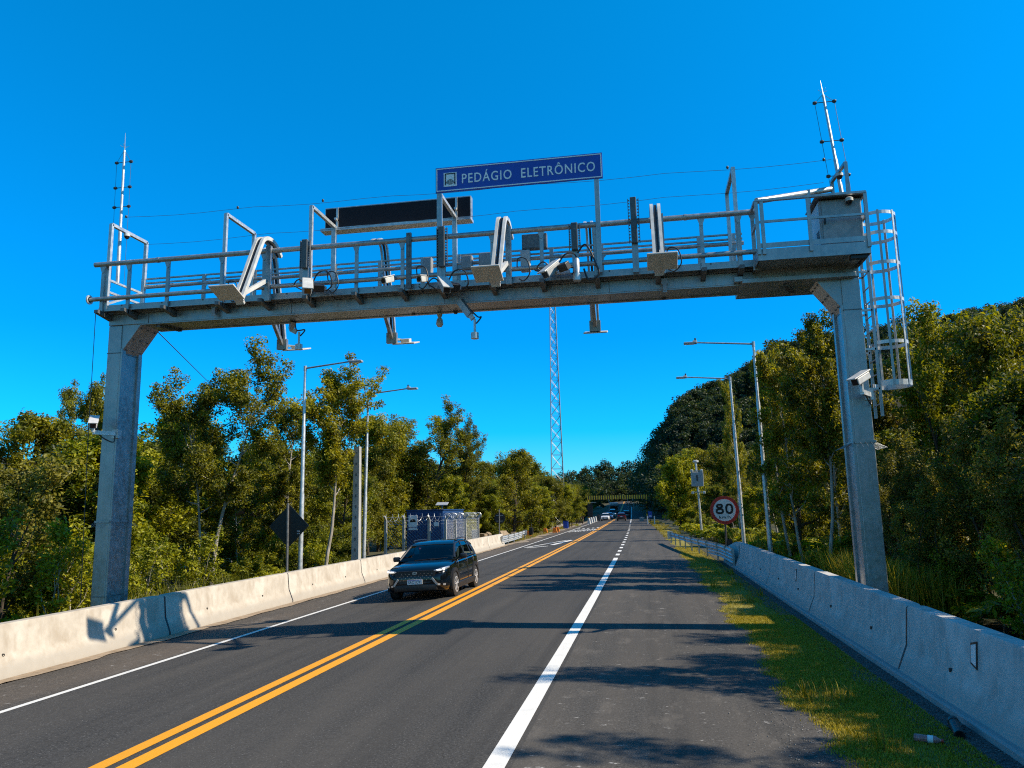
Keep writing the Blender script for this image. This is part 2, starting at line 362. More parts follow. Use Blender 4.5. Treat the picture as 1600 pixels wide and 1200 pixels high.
for k in range(24):
    y0 = 40.5+(3.4+.10*k)*k
    mbd.sweep([[rp(-1.62, y0, .006), rp(-1.42, y0, .006)], [rp(-1.62, y0+1.5, .006), rp(-1.42, y0+1.5, .006)]], close=False, caps=False)
for y0, y1 in ((128, 190), (200, 300)):
    mbd.sweep([[rp(-1.62, y, .006), rp(-1.42, y, .006)] for y in np.linspace(y0, y1, 16)], close=False, caps=False)
tag(mbd.build('dashed_lane_line', PW, at_=(0, 0, 0)), kind='structure')
# painted symbols in the oncoming lane: a big flattened arrow, then a band of lettering blocks
mbd = MB()
def flat(pts): mbd.add([rp(u, y, .006) for u, y in pts], [tuple(range(len(pts)))])
flat([(-8.3, 53.0), (-8.05, 53.0), (-6.0, 62.5), (-6.25, 62.5)])
flat([(-7.9, 52.0), (-6.6, 53.0), (-6.6, 53.5), (-7.9, 52.6)]); flat([(-6.3, 54.5), (-5.6, 61.5), (-5.9, 62.3), (-6.7, 55.0)])
random.seed(3)
for k in range(9):
    u = -8.35+k*.34
    flat([(u, 88), (u+.10, 88), (u+.10, 96), (u, 96)])
    for yy in random.sample([88, 91.6, 95], 2): flat([(u+.10, yy), (u+.26, yy), (u+.26, yy+1), (u+.10, yy+1)])
for k in range(5): flat([(-8.25+.62*k, 101), (-7.95+.62*k, 101), (-7.95+.62*k, 103.4), (-8.25+.62*k, 103.4)])
tag(mbd.build('painted_road_marking', PW, at_=(0, 0, 0)), kind='structure')

# grass blades on the right verge (uncountable)
def blades(name, P, h, w, mat, lean=.5, n=None):
    k = len(P); ang = rng.uniform(0, 2*np.pi, k); hh = h*rng.uniform(.45, 1.25, k); ww = w*rng.uniform(.6, 1.3, k)
    d = np.stack([np.cos(ang), np.sin(ang), np.zeros(k)], 1); s = np.stack([-np.sin(ang), np.cos(ang), np.zeros(k)], 1)
    ln = (rng.uniform(.1, 1, k)*lean*hh)[:, None]
    a = P-s*ww[:, None]/2; b = P+s*ww[:, None]/2
    mid = P+d*ln*.4; mid[:, 2] += hh*.62; t = P+d*ln; t[:, 2] += hh
    c = mid+s*ww[:, None]*.36; e = mid-s*ww[:, None]*.36
    V = np.stack([a, b, c, t, e], 1).reshape(-1, 3); i = np.arange(k)*5
    F = np.concatenate([np.stack([i, i+1, i+2, i+4], 1)]), np.stack([i+4, i+2, i+3, i+3], 1)
    tri = np.concatenate([np.stack([i, i+1, i+2], 1), np.stack([i, i+2, i+4], 1), np.stack([i+4, i+2, i+3], 1)])
    tint = np.repeat(np.clip(rng.normal(.5, .22, k), 0, 1), 5)
    return quads(name, V, tri, mat, tint)
def verge_pts(n, u0, u1, y0, y1, pw=1.0):
    y = y0+(y1-y0)*rng.random(n)**pw; u = rng.uniform(u0, u1, n)
    keep = (np.sin(y*.9+1)*.10+np.sin(y*2.9)*.07+.05*np.sin(y*7.3)+1.70+rng.normal(0, .07, n)) < u
    pat = np.sin(u*5.1+y*1.3)+np.sin(y*2.2-u*3)+rng.normal(0, .9, n); keep &= pat > -1.7
    return np.array([tuple(rp(a, b)) for a, b in zip(u[keep], y[keep])])
P = np.concatenate([verge_pts(150000, 1.45, 3.0, 5.5, 18), verge_pts(60000, 1.45, 3.0, 18, 48), verge_pts(9000, 1.3, 2.4, 48, 90)])
tag(blades('verge_grass', P, .030, .009, M['grass'], .9), 'short yellow-green grass along the right shoulder', 'grass', kind='stuff')
# tall weeds behind both barriers and on the verge edges
def tuft_pts(n, u0, u1, y0, y1):
    cu = rng.uniform(u0, u1, n//40); cy = rng.uniform(y0, y1, n//40); k = rng.integers(0, n//40, n)
    u = np.clip(cu[k]+rng.normal(0, .12, n), u0, u1); y = cy[k]+rng.normal(0, .14, n)
    return np.array([tuple(rp(a, b)) for a, b in zip(u, y)])
P = np.concatenate([tuft_pts(6500, 4.5, 6.2, 17.3, 21.5), tuft_pts(800, 4.4, 6, 24, 60)])
tag(blades('tall_grass', P, 1.15, .03, M['grass'], .55), 'tall bright grass behind the right concrete barrier', 'grass', kind='stuff')
P = np.concatenate([tuft_pts(200, -14.5, -12.2, 12, 17), tuft_pts(3800, -14.8, -12.2, 17, 23), tuft_pts(700, -14.5, -12.2, 25, 50)])
tag(blades('tall_weeds', P, .95, .03, M['leaf_olive'], .7), 'tall green weeds behind the left concrete barrier', 'grass', kind='stuff')
P = np.concatenate([tuft_pts(500, 1.8, 2.9, 6, 30), verge_pts(2500, -13, -10.6, 62, 120)*np.array([1, 1, 1]) if False else tuft_pts(9000, -13.2, -10.6, 64, 140), tuft_pts(7000, 1.5, 3.5, 60, 150)])
tag(blades('verge_weeds', P, .22, .014, M['grass'], .7), 'scattered weed tufts at the road edges', 'grass', kind='stuff')

# loose stones on the gravel strip and along the broken asphalt edge
def stones(name, P, s, mat, label):
    k = len(P); b = np.array([[1, 0, 0], [-1, 0, 0], [0, 1, 0], [0, -1, 0], [0, 0, .7], [0, 0, -.5]]); r = s*rng.uniform(.4, 1.5, k)
    V = (P[:, None, :]+b[None]*(r[:, None, None]*rng.uniform(.7, 1.3, (k, 6, 1)))).reshape(-1, 3); i = np.arange(k)*6
    F = np.concatenate([np.stack([i+a_, i+b_, i+c_], 1) for a_, b_, c_ in ((0, 2, 4), (2, 1, 4), (1, 3, 4), (3, 0, 4), (2, 0, 5), (1, 2, 5), (3, 1, 5), (0, 3, 5))])
    return tag(quads(name, V, F, mat), label, 'gravel', kind='stuff')
y_ = 6+40*rng.random(9000)**1.6; u_ = rng.uniform(2.75, 3.24, 9000); P = np.array([tuple(rp(a, b, .008)) for a, b in zip(u_, y_)])
stones('gravel', P, .011, mat_noise('gravel_stones', (.03, .03, .03), (.22, .21, .20), 25, 1.0, 0, 0, (1, 1, 1), .35, .65), 'dark loose gravel at the foot of the right concrete barrier')
y_ = 6+50*rng.random(2600)**1.5; u_ = 1.62+rng.normal(0, .16, 2600)-abs(rng.normal(0, .25, 2600)); P = np.array([tuple(rp(a, b, .006)) for a, b in zip(u_, y_)])
stones('loose_chippings', P, .007, mat_noise('pale_chippings', (.10, .095, .085), (.38, .36, .33), 25, 1.0, 0, 0, (1, 1, 1), .35, .65), 'loose pale chippings along the broken asphalt edge')

# ------------------------------------------------------------------ concrete barriers
def mat_concrete(name, c1, c2, stain, warm):
    m, n, b = new_mat(name); v = coord(n, kind='Object')
    f = noise(n, v, 3.0, 7, .65); fine = noise(n, v, 42, 4); st = noise(n, coord(n, (6, 2.6, .5)), 1.6, 5)
    blot = noise(n, v, 1.1, 4)
    a = ramp(n, f, [(.32, c1), (.68, c2)]).outputs[0]
    a = mixc(n, ramp(n, st, [(.5, (0, 0, 0)), (.72, (.75, .75, .75))]).outputs[0], a, stain)
    a = mixc(n, ramp(n, blot, [(.58, (0, 0, 0)), (.66, (.55, .55, .55))]).outputs[0], a, warm)
    a = mixc(n, ramp(n, fine, [(.28, (.8, .8, .8)), (.34, (0, 0, 0))]).outputs[0], a, tuple(k*.82 for k in c1))
    sx = N(n, 'SeparateXYZ'); n.links.new(v, sx.inputs[0])                 # soil splashed on the foot
    ft = N(n, 'Math'); ft.operation = 'MULTIPLY_ADD'; n.links.new(f, ft.inputs[0]); ft.inputs[1].default_value = -.35; n.links.new(sx.outputs[2], ft.inputs[2])
    a = mixc(n, ramp(n, ft.outputs[0], [(-.0, (.75, .75, .75)), (.12, (0, 0, 0))]).outputs[0], a, tuple(k*.62 for k in warm))
    n.links.new(a, b.inputs['Base Color']); b.inputs['Roughness'].default_value = .9; bump(n, b, fine, .10, .005); return m
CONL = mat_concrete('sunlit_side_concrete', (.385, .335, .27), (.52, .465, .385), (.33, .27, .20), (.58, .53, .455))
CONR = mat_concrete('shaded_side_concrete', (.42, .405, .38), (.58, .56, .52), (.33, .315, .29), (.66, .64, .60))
def barrier_profile(H, side):         # side +1: the road lies toward +x of the barrier
    half = [(.305, 0), (.305, .085), (.205, .33), (.165, .42), (.115, H-.03), (.095, H)]
    return [(x, z) for x, z in half]+[(-x, z) for x, z in reversed(half)]
def barrier(u, y0, y1, H, mat, label, group, taper=0, z0=0.0):
    L = y1-y0-.055; yc = (y0+y1)/2; org = rp(u, yc, z0)
    t = thing('concrete_barrier', label, 'barrier', org, group)
    mb = MB(); rows = []; prof = barrier_profile(H, 1)
    for s in (0, .012, .04)+tuple(np.linspace(.15, .85, 6))+(.96, .988, 1):
        y = y0+.0275+L*s; inset = .03 if s in (0, 1) else (.006 if s in (.012, .988) else 0)
        k = 1-taper*max(0, s-.45)/.55 if taper else 1
        c = rp(u, y, z0); rows.append([(c.x+x*(1-inset*2), y, c.z+(z*k if z > .1 else z)-(inset*.6 if z > .3 else 0)) for x, z in prof])
    mb.sweep(rows); o = mb.build('body', mat, t, smooth_=True)
    mb = MB(); mb.sweep([[(c_.x+x*.95, c_.y, c_.z+z*.965+.002) for x, z in prof] for c_ in (rp(u, y1-.027, z0), rp(u, y1+.027, z0))]); mb.build('joint_gap_shade', M['sign_black'], t)  # black filler added so the open joint looks deep in shade
    # lifting sockets
    for s in (.27, .73):
        y = y0+L*s; c = rp(u, y, z0); mb = MB(); sg = 1 if u < 0 else -1
        x = .305-(.305-.165)*.74 if False else .178
        mb.lathe([(.024, -.02), (.024, .012), (.018, .012), (.016, -.012)], (c.x+sg*x, y, c.z+.40), 'X', 14)
        mb.build('lifting_socket', M['dark_metal'], t)
    return t
UL, UR = -11.02, 3.62
LJ = [16.4+6.2*k for k in range(-4, 8)]
ordl = ['nearest', 'second', 'third', 'fourth', 'fifth', 'sixth', 'seventh', 'eighth', 'ninth', 'tenth', 'eleventh', 'twelfth']
vis = [j for j in LJ[:-1]]
LL = {10.2: 'sunlit pale concrete barrier segment crossed by the shadows of antenna and walkway',
      16.4: 'sunlit pale concrete barrier segment just beyond the left gantry column',
      22.6: 'sunlit pale concrete barrier segment below the back of the dark diamond sign',
      28.8: 'sunlit pale concrete barrier segment left of the black car, below the concrete pole',
      35.0: 'sunlit pale concrete barrier segment directly behind the black car',
      41.2: 'sunlit pale concrete barrier segment hidden by the black car, below the fence',
      47.4: 'sunlit pale concrete barrier segment showing right of the black car roof',
      53.6: 'last pale concrete barrier segment on the left, joined by the left guardrail'}
LL[4.0] = 'sunlit pale concrete barrier segment cut off by the left photo edge'
for y0 in vis:
    if y0 < 3: continue
    barrier(UL, y0, y0+6.2, .90, CONL, LL[round(y0, 1)], 'concrete barriers on the left verge')
RJ = [11.92-6.05*2+6.05*k for k in range(0, 7)]
RL = ['grey concrete barrier segment at the bottom right corner below the pipe end', 'shaded grey concrete barrier segment with the big trapezoid reflector at the right photo edge',
      'shaded grey concrete barrier segment in front of the right gantry column', 'shaded grey concrete barrier segment with a small reflector, beyond the gantry column',
      'shaded grey concrete barrier segment at the foot of the nearer right lamp post', 'farthest grey concrete barrier segment, half covered by the right guardrail']
REFL = {1: .42, 3: .62, 4: .93}
for k in range(6):
    t = barrier(UR, RJ[k], RJ[k]+6.05, .95, CONR, RL[k], 'concrete barriers on the right verge', taper=.35 if k == 5 else 0)
    # trapezoid reflectors on the road face
    ry = {1: 9.6, 3: 20.0, 5: 31.4}.get(k)
    if ry:
        c = rp(UR, ry); mb = MB(); f = lambda s, z, w: (c.x-.149+(z-.6)*.1-w, c.y+s, c.z+z)
        mb.prism([(-.085, .84), (.085, .80), (.085, .58), (-.085, .54)], f, -.004, .010); rf = mb.build('reflector', M['black_plastic'], t)
        mb = MB(); mb.prism([(-.066, .81), (.066, .78), (.066, .60), (-.066, .57)], f, .010, .013); mb.build('reflector_sheet', M['sign_white'], rf)
# concrete footing under the right barriers
mb = MB(); mb.sweep([[rp(3.22, y, -.04), rp(3.22, y, .07), rp(3.25, y, .085), rp(3.5, y, .085), rp(3.5, y, -.04)] for y in [-.2+.6*i for i in range(60)]])
tag(mb.build('kerb_footing', mat_concrete('footing_concrete', (.36, .36, .35), (.46, .46, .45), (.28, .28, .27), (.5, .5, .49)), at_=(3.3, 0, 0)), kind='structure')

# ------------------------------------------------------------------ guardrails
def wbeam(mb, path, zc, side, H=.31, dep=.08, th=.004):
    prof = [(0, -.5), (.35, -.47), (1, -.36), (1, -.24), (.3, -.06), (.3, .06), (1, .24), (1, .36), (.35, .47), (0, .5)]
    rows = []
    for i, p in enumerate(path):
        p = Vector(p); d = (Vector(path[min(i+1, len(path)-1)])-Vector(path[max(i-1, 0)])); d.z = 0; d.normalize(); nrm = Vector((d.y, -d.x, 0))*side
        out = [p+nrm*(a*dep)+Vector((0, 0, zc+b*H)) for a, b in prof]
        back = [p+nrm*(a*dep-th)+Vector((0, 0, zc+b*H)) for a, b in reversed(prof)]
        rows.append(out+back)
    mb.sweep(rows)
# right: flares away from the carriageway end and dies over the barrier
pathR = [rp(1.62, 53.5), rp(1.85, 50), rp(2.15, 46), rp(2.5, 42), rp(2.82, 38.5), rp(3.1, 36), rp(3.17, 34), rp(3.2, 31.6)]
def interp(path, n):
    P = [Vector(p) for p in path]; L = [0]
    for a, b in zip(P, P[1:]): L.append(L[-1]+(b-a).length)
    out = []
    for k in range(n):
        s = L[-1]*k/(n-1)
        for i in range(len(P)-1):
            if s <= L[i+1]+1e-6: out.append(P[i].lerp(P[i+1], (s-L[i])/(L[i+1]-L[i]))); break
    return out
def guardrail(path, side, label, npost, near_double):
    base = path[0]; t = thing('guardrail', label, 'guardrail', base)
    mb = MB(); wbeam(mb, interp(path, 40), .62, side); mb.build('rail', M['galv_light'], t)
    if near_double:
        mb = MB(); wbeam(mb, interp(path[-4:], 16), .34, side, .28); mb.build('lower_rail', M['galv_light'], t)
    for p in interp(path, npost):
        mb = MB(); z = gz(p.x, p.y)
        mb.box((p.x-side*-.0+(.07*-side), p.y, z+.36), (.07, .12, .76)); mb.box((p.x-side*.02, p.y, z+.62), (.06, .10, .2)); mb.build('post', M['galv'], t)
    mb = MB(); p = path[0]; mb.box((p.x, p.y+.02, gz(p.x, p.y)+.55), (.34, .03, .5)); mb.build('end_plate', M['galv_light'], t)
    return t
guardrail(pathR, -1, 'galvanised guardrail overlapping the far end of the right concrete barrier', 10, True)
pathL = [rp(-11.5, 76), rp(-11.2, 72), rp(-10.9, 66), rp(-10.8, 62), rp(-10.72, 58.6)]
guardrail(pathL, 1, 'galvanised guardrail continuing past the last left concrete barrier', 6, True)
# ------------------------------------------------------------------ toll gantry
YF_, YB_ = 15.6, 16.9                  # front and back edge of the walkway
G = thing('toll_gantry', 'galvanised steel toll gantry spanning the whole road on two square columns', 'gantry', (-4, 16.25, 0))
XL, XR = -12.44, 4.40
def part(mb, name, mat=None, parent=None, sm=False): return mb.build(name, mat or M['galv'], parent or G, smooth_=sm)
for x0, x1, zb, side in ((-12.43, -12.09, -.85, 1), (4.04, 4.39, -.35, -1)):
    mb = MB(); mb.bbox(((x0+x1)/2, 16.27, (zb+6.86)/2), (x1-x0, .75, 6.86-zb), .012)
    xi = x1 if side > 0 else x0                      # recessed web between two flanges on the inner face
    mb.bar((xi+side*.022, 15.97, zb), (xi+side*.022, 15.97, 6.3), .045, .13, up=(0, 1, 0)); mb.bar((xi+side*.022, 16.57, zb), (xi+side*.022, 16.57, 6.3), .045, .13, up=(0, 1, 0))
    col = part(mb, 'column')
    mb = MB(); mb.box(((x0+x1)/2, 16.27, 6.20), (x1-x0+.012, .762, .02)); mb.box(((x0+x1)/2, 16.27, .62), (x1-x0+.010, .760, .018)); part(mb, 'joint_plate', M['galv_dark'], col)
    # haunch under the beam
    mb = MB(); xo = xi+side*.48
    mb.prism([(xi, 6.22), (xi, 6.869), (xo, 6.869)], lambda a, b, w: (a, w, b), 15.92, 16.62); part(mb, 'haunch')
    mb = MB()
    for s_ in (.12, .5, .88):
        for yy in (16.02, 16.27, 16.52):
            c = Vector((xi+side*.48*s_, yy, 6.22+.649*s_)); mb.box(c+Vector((side*.008, 0, -.008)), (.03, .03, .03), Matrix.Rotation(R(45), 3, 'Y'))
    part(mb, 'haunch_bolts', M['galv_dark'])
    # anti-climb spike collar
    zc = 2.28 if side > 0 else 3.55
    mb = MB(); cx = (x0+x1)/2
    for a, b in (((x0-.02, 15.88), (x1+.02, 15.88)), ((x1+.02, 15.88), (x1+.02, 16.66)), ((x0-.02, 15.88), (x0-.02, 16.66)), ((x0-.02, 16.66), (x1+.02, 16.66))):
        mb.bar((*a, zc), (*b, zc), .02, .05)
        n = int(max(abs(a[0]-b[0]), abs(a[1]-b[1]))/.085)
        for i in range(n+1):
            p = Vector((a[0]+(b[0]-a[0])*i/n, a[1]+(b[1]-a[1])*i/n, zc)); o = Vector((p.x-cx, p.y-16.27, 0))
            if abs(o.y) > .37: o = Vector((0, math.copysign(1, o.y), 0))
            else: o = Vector((math.copysign(1, o.x), 0, 0))
            mb.tube([p, p+o*.22+Vector((0, 0, -.12))], .004, 4)
    part(mb, 'spike_collar')
mb = MB(); mb.bbox(((XL+XR)/2, 16.27, 7.0), (XR-XL, .76, .262), .012)
part(mb, 'beam')
mb = MB(); mb.box(((XL+XR)/2, 16.27, 7.146), (XR-XL-.02, .90, .024)); mb.box(((XL+XR)/2, 15.93, 6.858), (XR-XL-1.7, .10, .020)); mb.box(((XL+XR)/2, 16.61, 6.858), (XR-XL-1.7, .10, .020)); part(mb, 'beam_flange')
mb = MB()
for x in np.arange(-11.4, 4, 3.6): mb.box((x, 16.27, 7.0), (.014, .772, .27))
part(mb, 'splice_plate', M['galv_dark'])
# broader slab under the right platform
mb = MB(); mb.bbox((3.20, 16.35, 6.89), (2.2, 1.25, .10), .01); mb.box((2.03, 16.2, 6.93), (.16, 1.0, .10)); part(mb, 'platform_slab', M['galv'])
for x in (-11.2, 3.0):
    mb = MB()
    for k in range(11): mb.box((x+.02*k, 15.99+.055*k, 6.82), (.10, .022, .05))
    mb.bar((x-.05, 15.97, 6.83), (x+.17, 16.55, 6.83), .03, .06)
    part(mb, 'cable_tray', M['galv_dark'])
# cantilever brackets and posts
xs_ = [-12.40, -11.72, -10.72, -9.36, -8.32, -7.26, -6.12, -5.06, -4.18, -3.05, -1.98, -.83, .42, 1.34, 2.08, 2.36]
for x in xs_[:-1]:
    mb = MB()
    mb.prism([(15.38, 7.06), (15.38, 7.135), (17.05, 7.135), (17.05, 7.06), (16.75, 6.98), (15.88, 6.98)], lambda a, b, w: (w, a, b), x-.05, x+.05)
    part(mb, 'deck_bracket', M['galv_dark'])
mb = MB(); mb.box((-5.02, 16.25, 7.172), (14.80, 1.26, .026)); part(mb, 'deck_grating', M['galv_dark'])
mb = MB(); mb.box((-5.02, 15.60, 7.21), (14.84, .012, .15)); mb.box((-5.02, 15.585, 7.15), (14.84, .05, .03)); part(mb, 'front_toe_plate')
mb = MB(); mb.box((-5.02, 16.91, 7.21), (14.84, .012, .13)); part(mb, 'rear_toe_plate')
for x in xs_:
    mb = MB(); mb.box((x, 15.55, 7.67), (.075, .05, 1.16)); mb.box((x, 15.53, 7.12), (.10, .03, .16)); mb.prism([(x-.08, 8.22), (x+.08, 8.22), (x+.02, 8.06), (x-.02, 8.06)], lambda a, b, w: (a, w, b), 15.51, 15.524)
    part(mb, 'front_post', M['galv'])
    if x in (-8.32, -3.05, 2.36): continue
    mb = MB(); mb.box((x+.05, 16.93, 7.74), (.09, .05, 1.20)); mb.prism([(x+.05, 8.16), (x+.24, 8.16), (x+.05, 7.93)], lambda a, b, w: (a, w, b), 16.90, 16.915); part(mb, 'rear_post', M['galv'])
mb = MB(); mb.tube([(-12.62, 15.52, 8.27), (2.42, 15.52, 8.27)], .058, 12)
for x in np.arange(-11, 2, 3.0): mb.tube([(x, 15.52, 8.27), (x+.06, 15.52, 8.27)], .066, 12)
part(mb, 'top_rail', M['galv'], sm=True)
mb = MB(); mb.tube([(-12.66, 15.50, 7.42), (2.42, 15.50, 7.42)], .052, 12); part(mb, 'lower_rail', M['galv'], sm=True)
mb = MB(); mb.lathe([(.11, 0), (.11, .03), (.07, .03), (.07, 0)], (-12.70, 15.50, 7.42), 'X', 16); part(mb, 'pipe_flange', M['galv_light'])
mb = MB()
mb.tube([(-12.3, 16.93, 8.11), (2.35, 16.93, 8.11)], .045, 10)
part(mb, 'rear_pipe_rail', M['galv'], sm=True)
for z in (8.33, 8.22, 7.88, 7.62, 7.46):
    mb = MB(); mb.box((-4.97, 16.95, z), (14.6, .045, .034 if z > 7.9 else .045)); part(mb, 'rear_rail')
# end rails at the left
mb = MB()
for z in (7.95, 7.66): mb.bar((-12.40, 15.57, z), (-12.36, 16.93, z), .035, .05)
mb.bar((-12.40, 15.6, 7.3), (-12.36, 16.9, 7.95), .035, .05); part(mb, 'end_rail', M['galv_light'])
# portal frames standing on the walkway
for x in (-12.33, -9.36, -7.25, -4.22, 2.06):
    hw = .045; mb = MB()
    mb.bar((x, 15.62, 7.15), (x, 15.62, 9.30), .075, .075, up=(0, 1, 0)); mb.bar((x, 15.62, 9.29), (x, 16.92, 9.29), .075, .075)
    mb.bar((x, 16.92, 7.15), (x, 16.92, 9.30), .075 if x != -7.25 and x != -4.22 else .11, .075, up=(0, 1, 0)); part(mb, 'portal_frame', M['galv_light'])
# equipment platform at the right end
P0, P1, PY0 = 2.34, 4.40, 15.0
mb = MB(); mb.box(((P0+P1)/2, (PY0+16.9)/2, 7.17), (P1-P0, 16.9-PY0, .04)); mb.box(((P0+P1)/2, PY0+.9, 7.13), (P1-P0-.1, 1.5, .03)); part(mb, 'platform_floor', M['galv'])
mb = MB(); mb.box(((P0+P1)/2, PY0, 7.18), (P1-P0, .014, .23)); mb.box((P0, PY0+.45, 7.18), (.014, .9, .23)); mb.box((P1, PY0+.9, 7.18), (.014, 1.8, .23)); mb.box(((P0+P1)/2, PY0-.012, 7.36), (P1-P0, .012, .10)); part(mb, 'platform_skirt')
for x in (P0+.02, P0+.12, 3.33, P1-.02):
    mb = MB(); mb.box((x, PY0-.03, 7.73), (.065, .045, 1.10)); part(mb, 'platform_post')
mb = MB(); mb.box(((P0+P1)/2, PY0-.03, 8.28), (P1-P0, .07, .045)); mb.box(((P0+P1)/2-.0, PY0-.03, 7.84), (P1-P0, .035, .045))
mb.bar((P1, PY0, 8.28), (P1, 16.9, 8.28), .05, .05); mb.bar((P1, PY0, 7.84), (P1, 16.9, 7.84), .04, .045); mb.bar((P0, PY0, 8.27), (P0, 15.5, 8.27), .05, .05); mb.bar((P0, PY0, 7.8), (P0, 15.5, 7.8), .04, .04)
part(mb, 'platform_rail')
mb = MB(); mb.tube([(P0+.05, PY0+.05, 8.31), (4.10, 16.3, 8.93)], .062, 12); mb.box((3.55, 15.85, 8.62), (.07, .07, .3)); part(mb, 'davit_tube', M['galv'], sm=True)
mb = MB(); mb.bar((4.22, 15.45, 7.2), (4.22, 15.45, 9.13), .06, .06, up=(0, 1, 0)); mb.bar((4.22, 15.45, 9.12), (4.16, 16.35, 9.12), .06, .06); mb.bar((4.16, 16.35, 7.2), (4.16, 16.35, 9.13), .06, .06, up=(0, 1, 0)); part(mb, 'platform_portal_frame', M['galv'])
mb = MB(); mb.box((4.2, 15.12, 7.04), (.30, .14, .08)); part(mb, 'junction_box', M['black_plastic'])
# ladder with hooped cage on the outer side of the right column
lx, ly = 4.62, 16.25
lad = thing('caged_ladder', 'galvanised access ladder with hooped safety cage beside the right gantry column', 'ladder', (4.96, 16.25, 4.1))
for dy in (-.22, .22):
    mb = MB(); mb.box((lx, ly+dy, 5.9), (.055, .03, 3.7)); mb.build('stile', M['galv'], lad)
mb = MB()
for z in np.arange(4.3, 7.7, .3): mb.tube([(lx, ly-.22, z), (lx, ly+.22, z)], .013, 6)
mb.build('rungs', M['galv'], lad)
for z in (8.2, 7.78, 7.15, 6.4, 5.52, 4.70):
    mb = MB(); pts = []
    for k in range(25):
        a = -R(150)+R(300)*k/24; pts.append(Vector((lx+.30+.36*math.cos(a), ly+.36*math.sin(a), z)))
    rows = []
    for i, p in enumerate(pts):
        d = (p-Vector((lx+.30, ly, z))).normalized(); h = .035 if z > 5 else .055
        rows.append([p+Vector((0, 0, -h)), p+d*.008+Vector((0, 0, -h)), p+d*.008+Vector((0, 0, h)), p+Vector((0, 0, h))])
    mb.sweep(rows); mb.build('cage_hoop', M['galv_light'], lad)
for a in (-100, -50, 0, 50, 100):
    mb = MB(); c = Vector((lx+.30+.372*math.cos(R(a)), ly+.372*math.sin(R(a)), 0)); mb.box((c.x, c.y, 6.45), (.045, .012, 3.6), Matrix.Rotation(R(a+90), 3, 'Z')); mb.build('cage_strap', M['galv'], lad)
mb = MB()
for z in (7.0, 6.2, 5.4, 4.6):
    for dy in (-.22, .22): mb.bar((4.40, ly+dy, z), (lx, ly+dy, z), .03, .04)
mb.build('wall_bracket', M['galv_light'], lad)

# ------------------------------------------------------------------ signs on the gantry
def plate_sign(mb, x0, x1, z0, z1, y, th=.03): mb.bbox(((x0+x1)/2, y+th/2, (z0+z1)/2), (x1-x0, th, z1-z0), .006)
sg = thing('overhead_sign', 'blue overhead sign reading PEDÁGIO ELETRÔNICO above the middle of the gantry', 'sign', (-2.45, 15.5, 7.15))
sx0, sx1, sz0, sz1, sy = -4.27, -.62, 9.25, 9.83, 15.42
mb = MB(); plate_sign(mb, sx0, sx1, sz0, sz1, sy); mb.build('panel', M['sign_blue'], sg)
mb = MB(); t_ = .020
for (a, b, c, d) in ((sx0+.02, sx1-.02, sz1-.045, sz1-.045+t_), (sx0+.02, sx1-.02, sz0+.025, sz0+.025+t_), (sx0+.02, sx0+.04, sz0+.025, sz1-.025), (sx1-.04, sx1-.02, sz0+.025, sz1-.025)):
    mb.box(((a+b)/2, sy-.0045, (c+d)/2), (b-a, .009 if b-a > 1 else .0085, d-c))
mb.build('border', M['sign_white'], sg)
W_ = sx1-sx0; mb = MB()
fn = lambda ox, oz: (lambda x, y, w: (ox+x, sy-w-.004, oz+y))
text_mesh(mb, 'PEDÁGIO', W_*.302, .222, fn(sx0+W_*.163, sz0+.175), .003, 1.15)
mb.build('lettering', M['sign_white'], sg); mb = MB()
text_mesh(mb, 'ELETRÔNICO', W_*.435, .222, fn(sx0+W_*.522, sz0+.175), .003, 1.15)
mb.build('lettering', M['sign_white'], sg)
mb = MB(); bx = sx0+W_*.051; mb.box((bx+.145, sy-.004, sz0+.285), (.29, .008, .32)); pic = mb.build('pictogram', M['sign_white'], sg)
mb = MB()
mb.box((bx+.038, sy-.011, sz0+.285), (.022, .006, .25)); mb.box((bx+.252, sy-.011, sz0+.285), (.022, .006, .25)); mb.box((bx+.145, sy-.011, sz0+.418), (.236, .006, .022))
for k in range(5):
    r0 = .105-.02*k; a = [(bx+.145+r*math.cos(t), sz0+.155+r*1.25*math.sin(t)) for r, ts in ((r0, np.linspace(.35, math.pi-.35, 10)), (r0-.010, np.linspace(math.pi-.35, .35, 10))) for t in ts]
    if r0 > .02: mb.prism(a, lambda x, z, w: (x, w, z), sy-.0125, sy-.0085)
mb.build('pictogram_lines', M['sign_black'], pic)
for x in (-4.20, -.76):
    mb = MB(); mb.box((x, 15.47, 8.35), (.10, .07, 2.3)); mb.box((x+.0, 15.462, 9.54), (.13, .02, .5)); mb.build('support_post', M['galv'], sg)
mb = MB()
for z in (9.38, 9.70): mb.box(((sx0+sx1)/2, 15.468, z), (W_-.1, .03, .05))
mb.build('back_rail', M['galv'], sg)
dp = thing('message_display', 'wide unlit black electronic message display behind the gantry walkway', 'display', (-5.7, 17.1, 9.2))
dx0, dx1, dz0, dz1 = -7.58, -3.86, 9.27, 9.87
mb = MB(); mb.bbox(((dx0+dx1)/2, 17.20, (dz0+dz1)/2), (dx1-dx0, .18, dz1-dz0), .012); mb.build('housing', M['galv'], dp)
mb = MB(); mb.box(((dx0+dx1)/2, 17.106, (dz0+dz1)/2+.01), (dx1-dx0-.05, .014, dz1-dz0-.09))
mb.build('screen', M['display'], dp)
mb = MB(); mb.box(((dx0+dx1)/2, 17.07, dz0-.035), (dx1-dx0+.06, .30, .07)); mb.build('bottom_ledge', M['galv_light'], dp)
for x in (-7.25, -4.22):
    mb = MB(); mb.bar((x, 16.96, 9.52), (x, 17.12, 9.52), .05, .05); mb.box((x, 17.09, 9.55), (.05, .03, .6)); mb.build('mounting_bracket', M['galv_light'], dp)
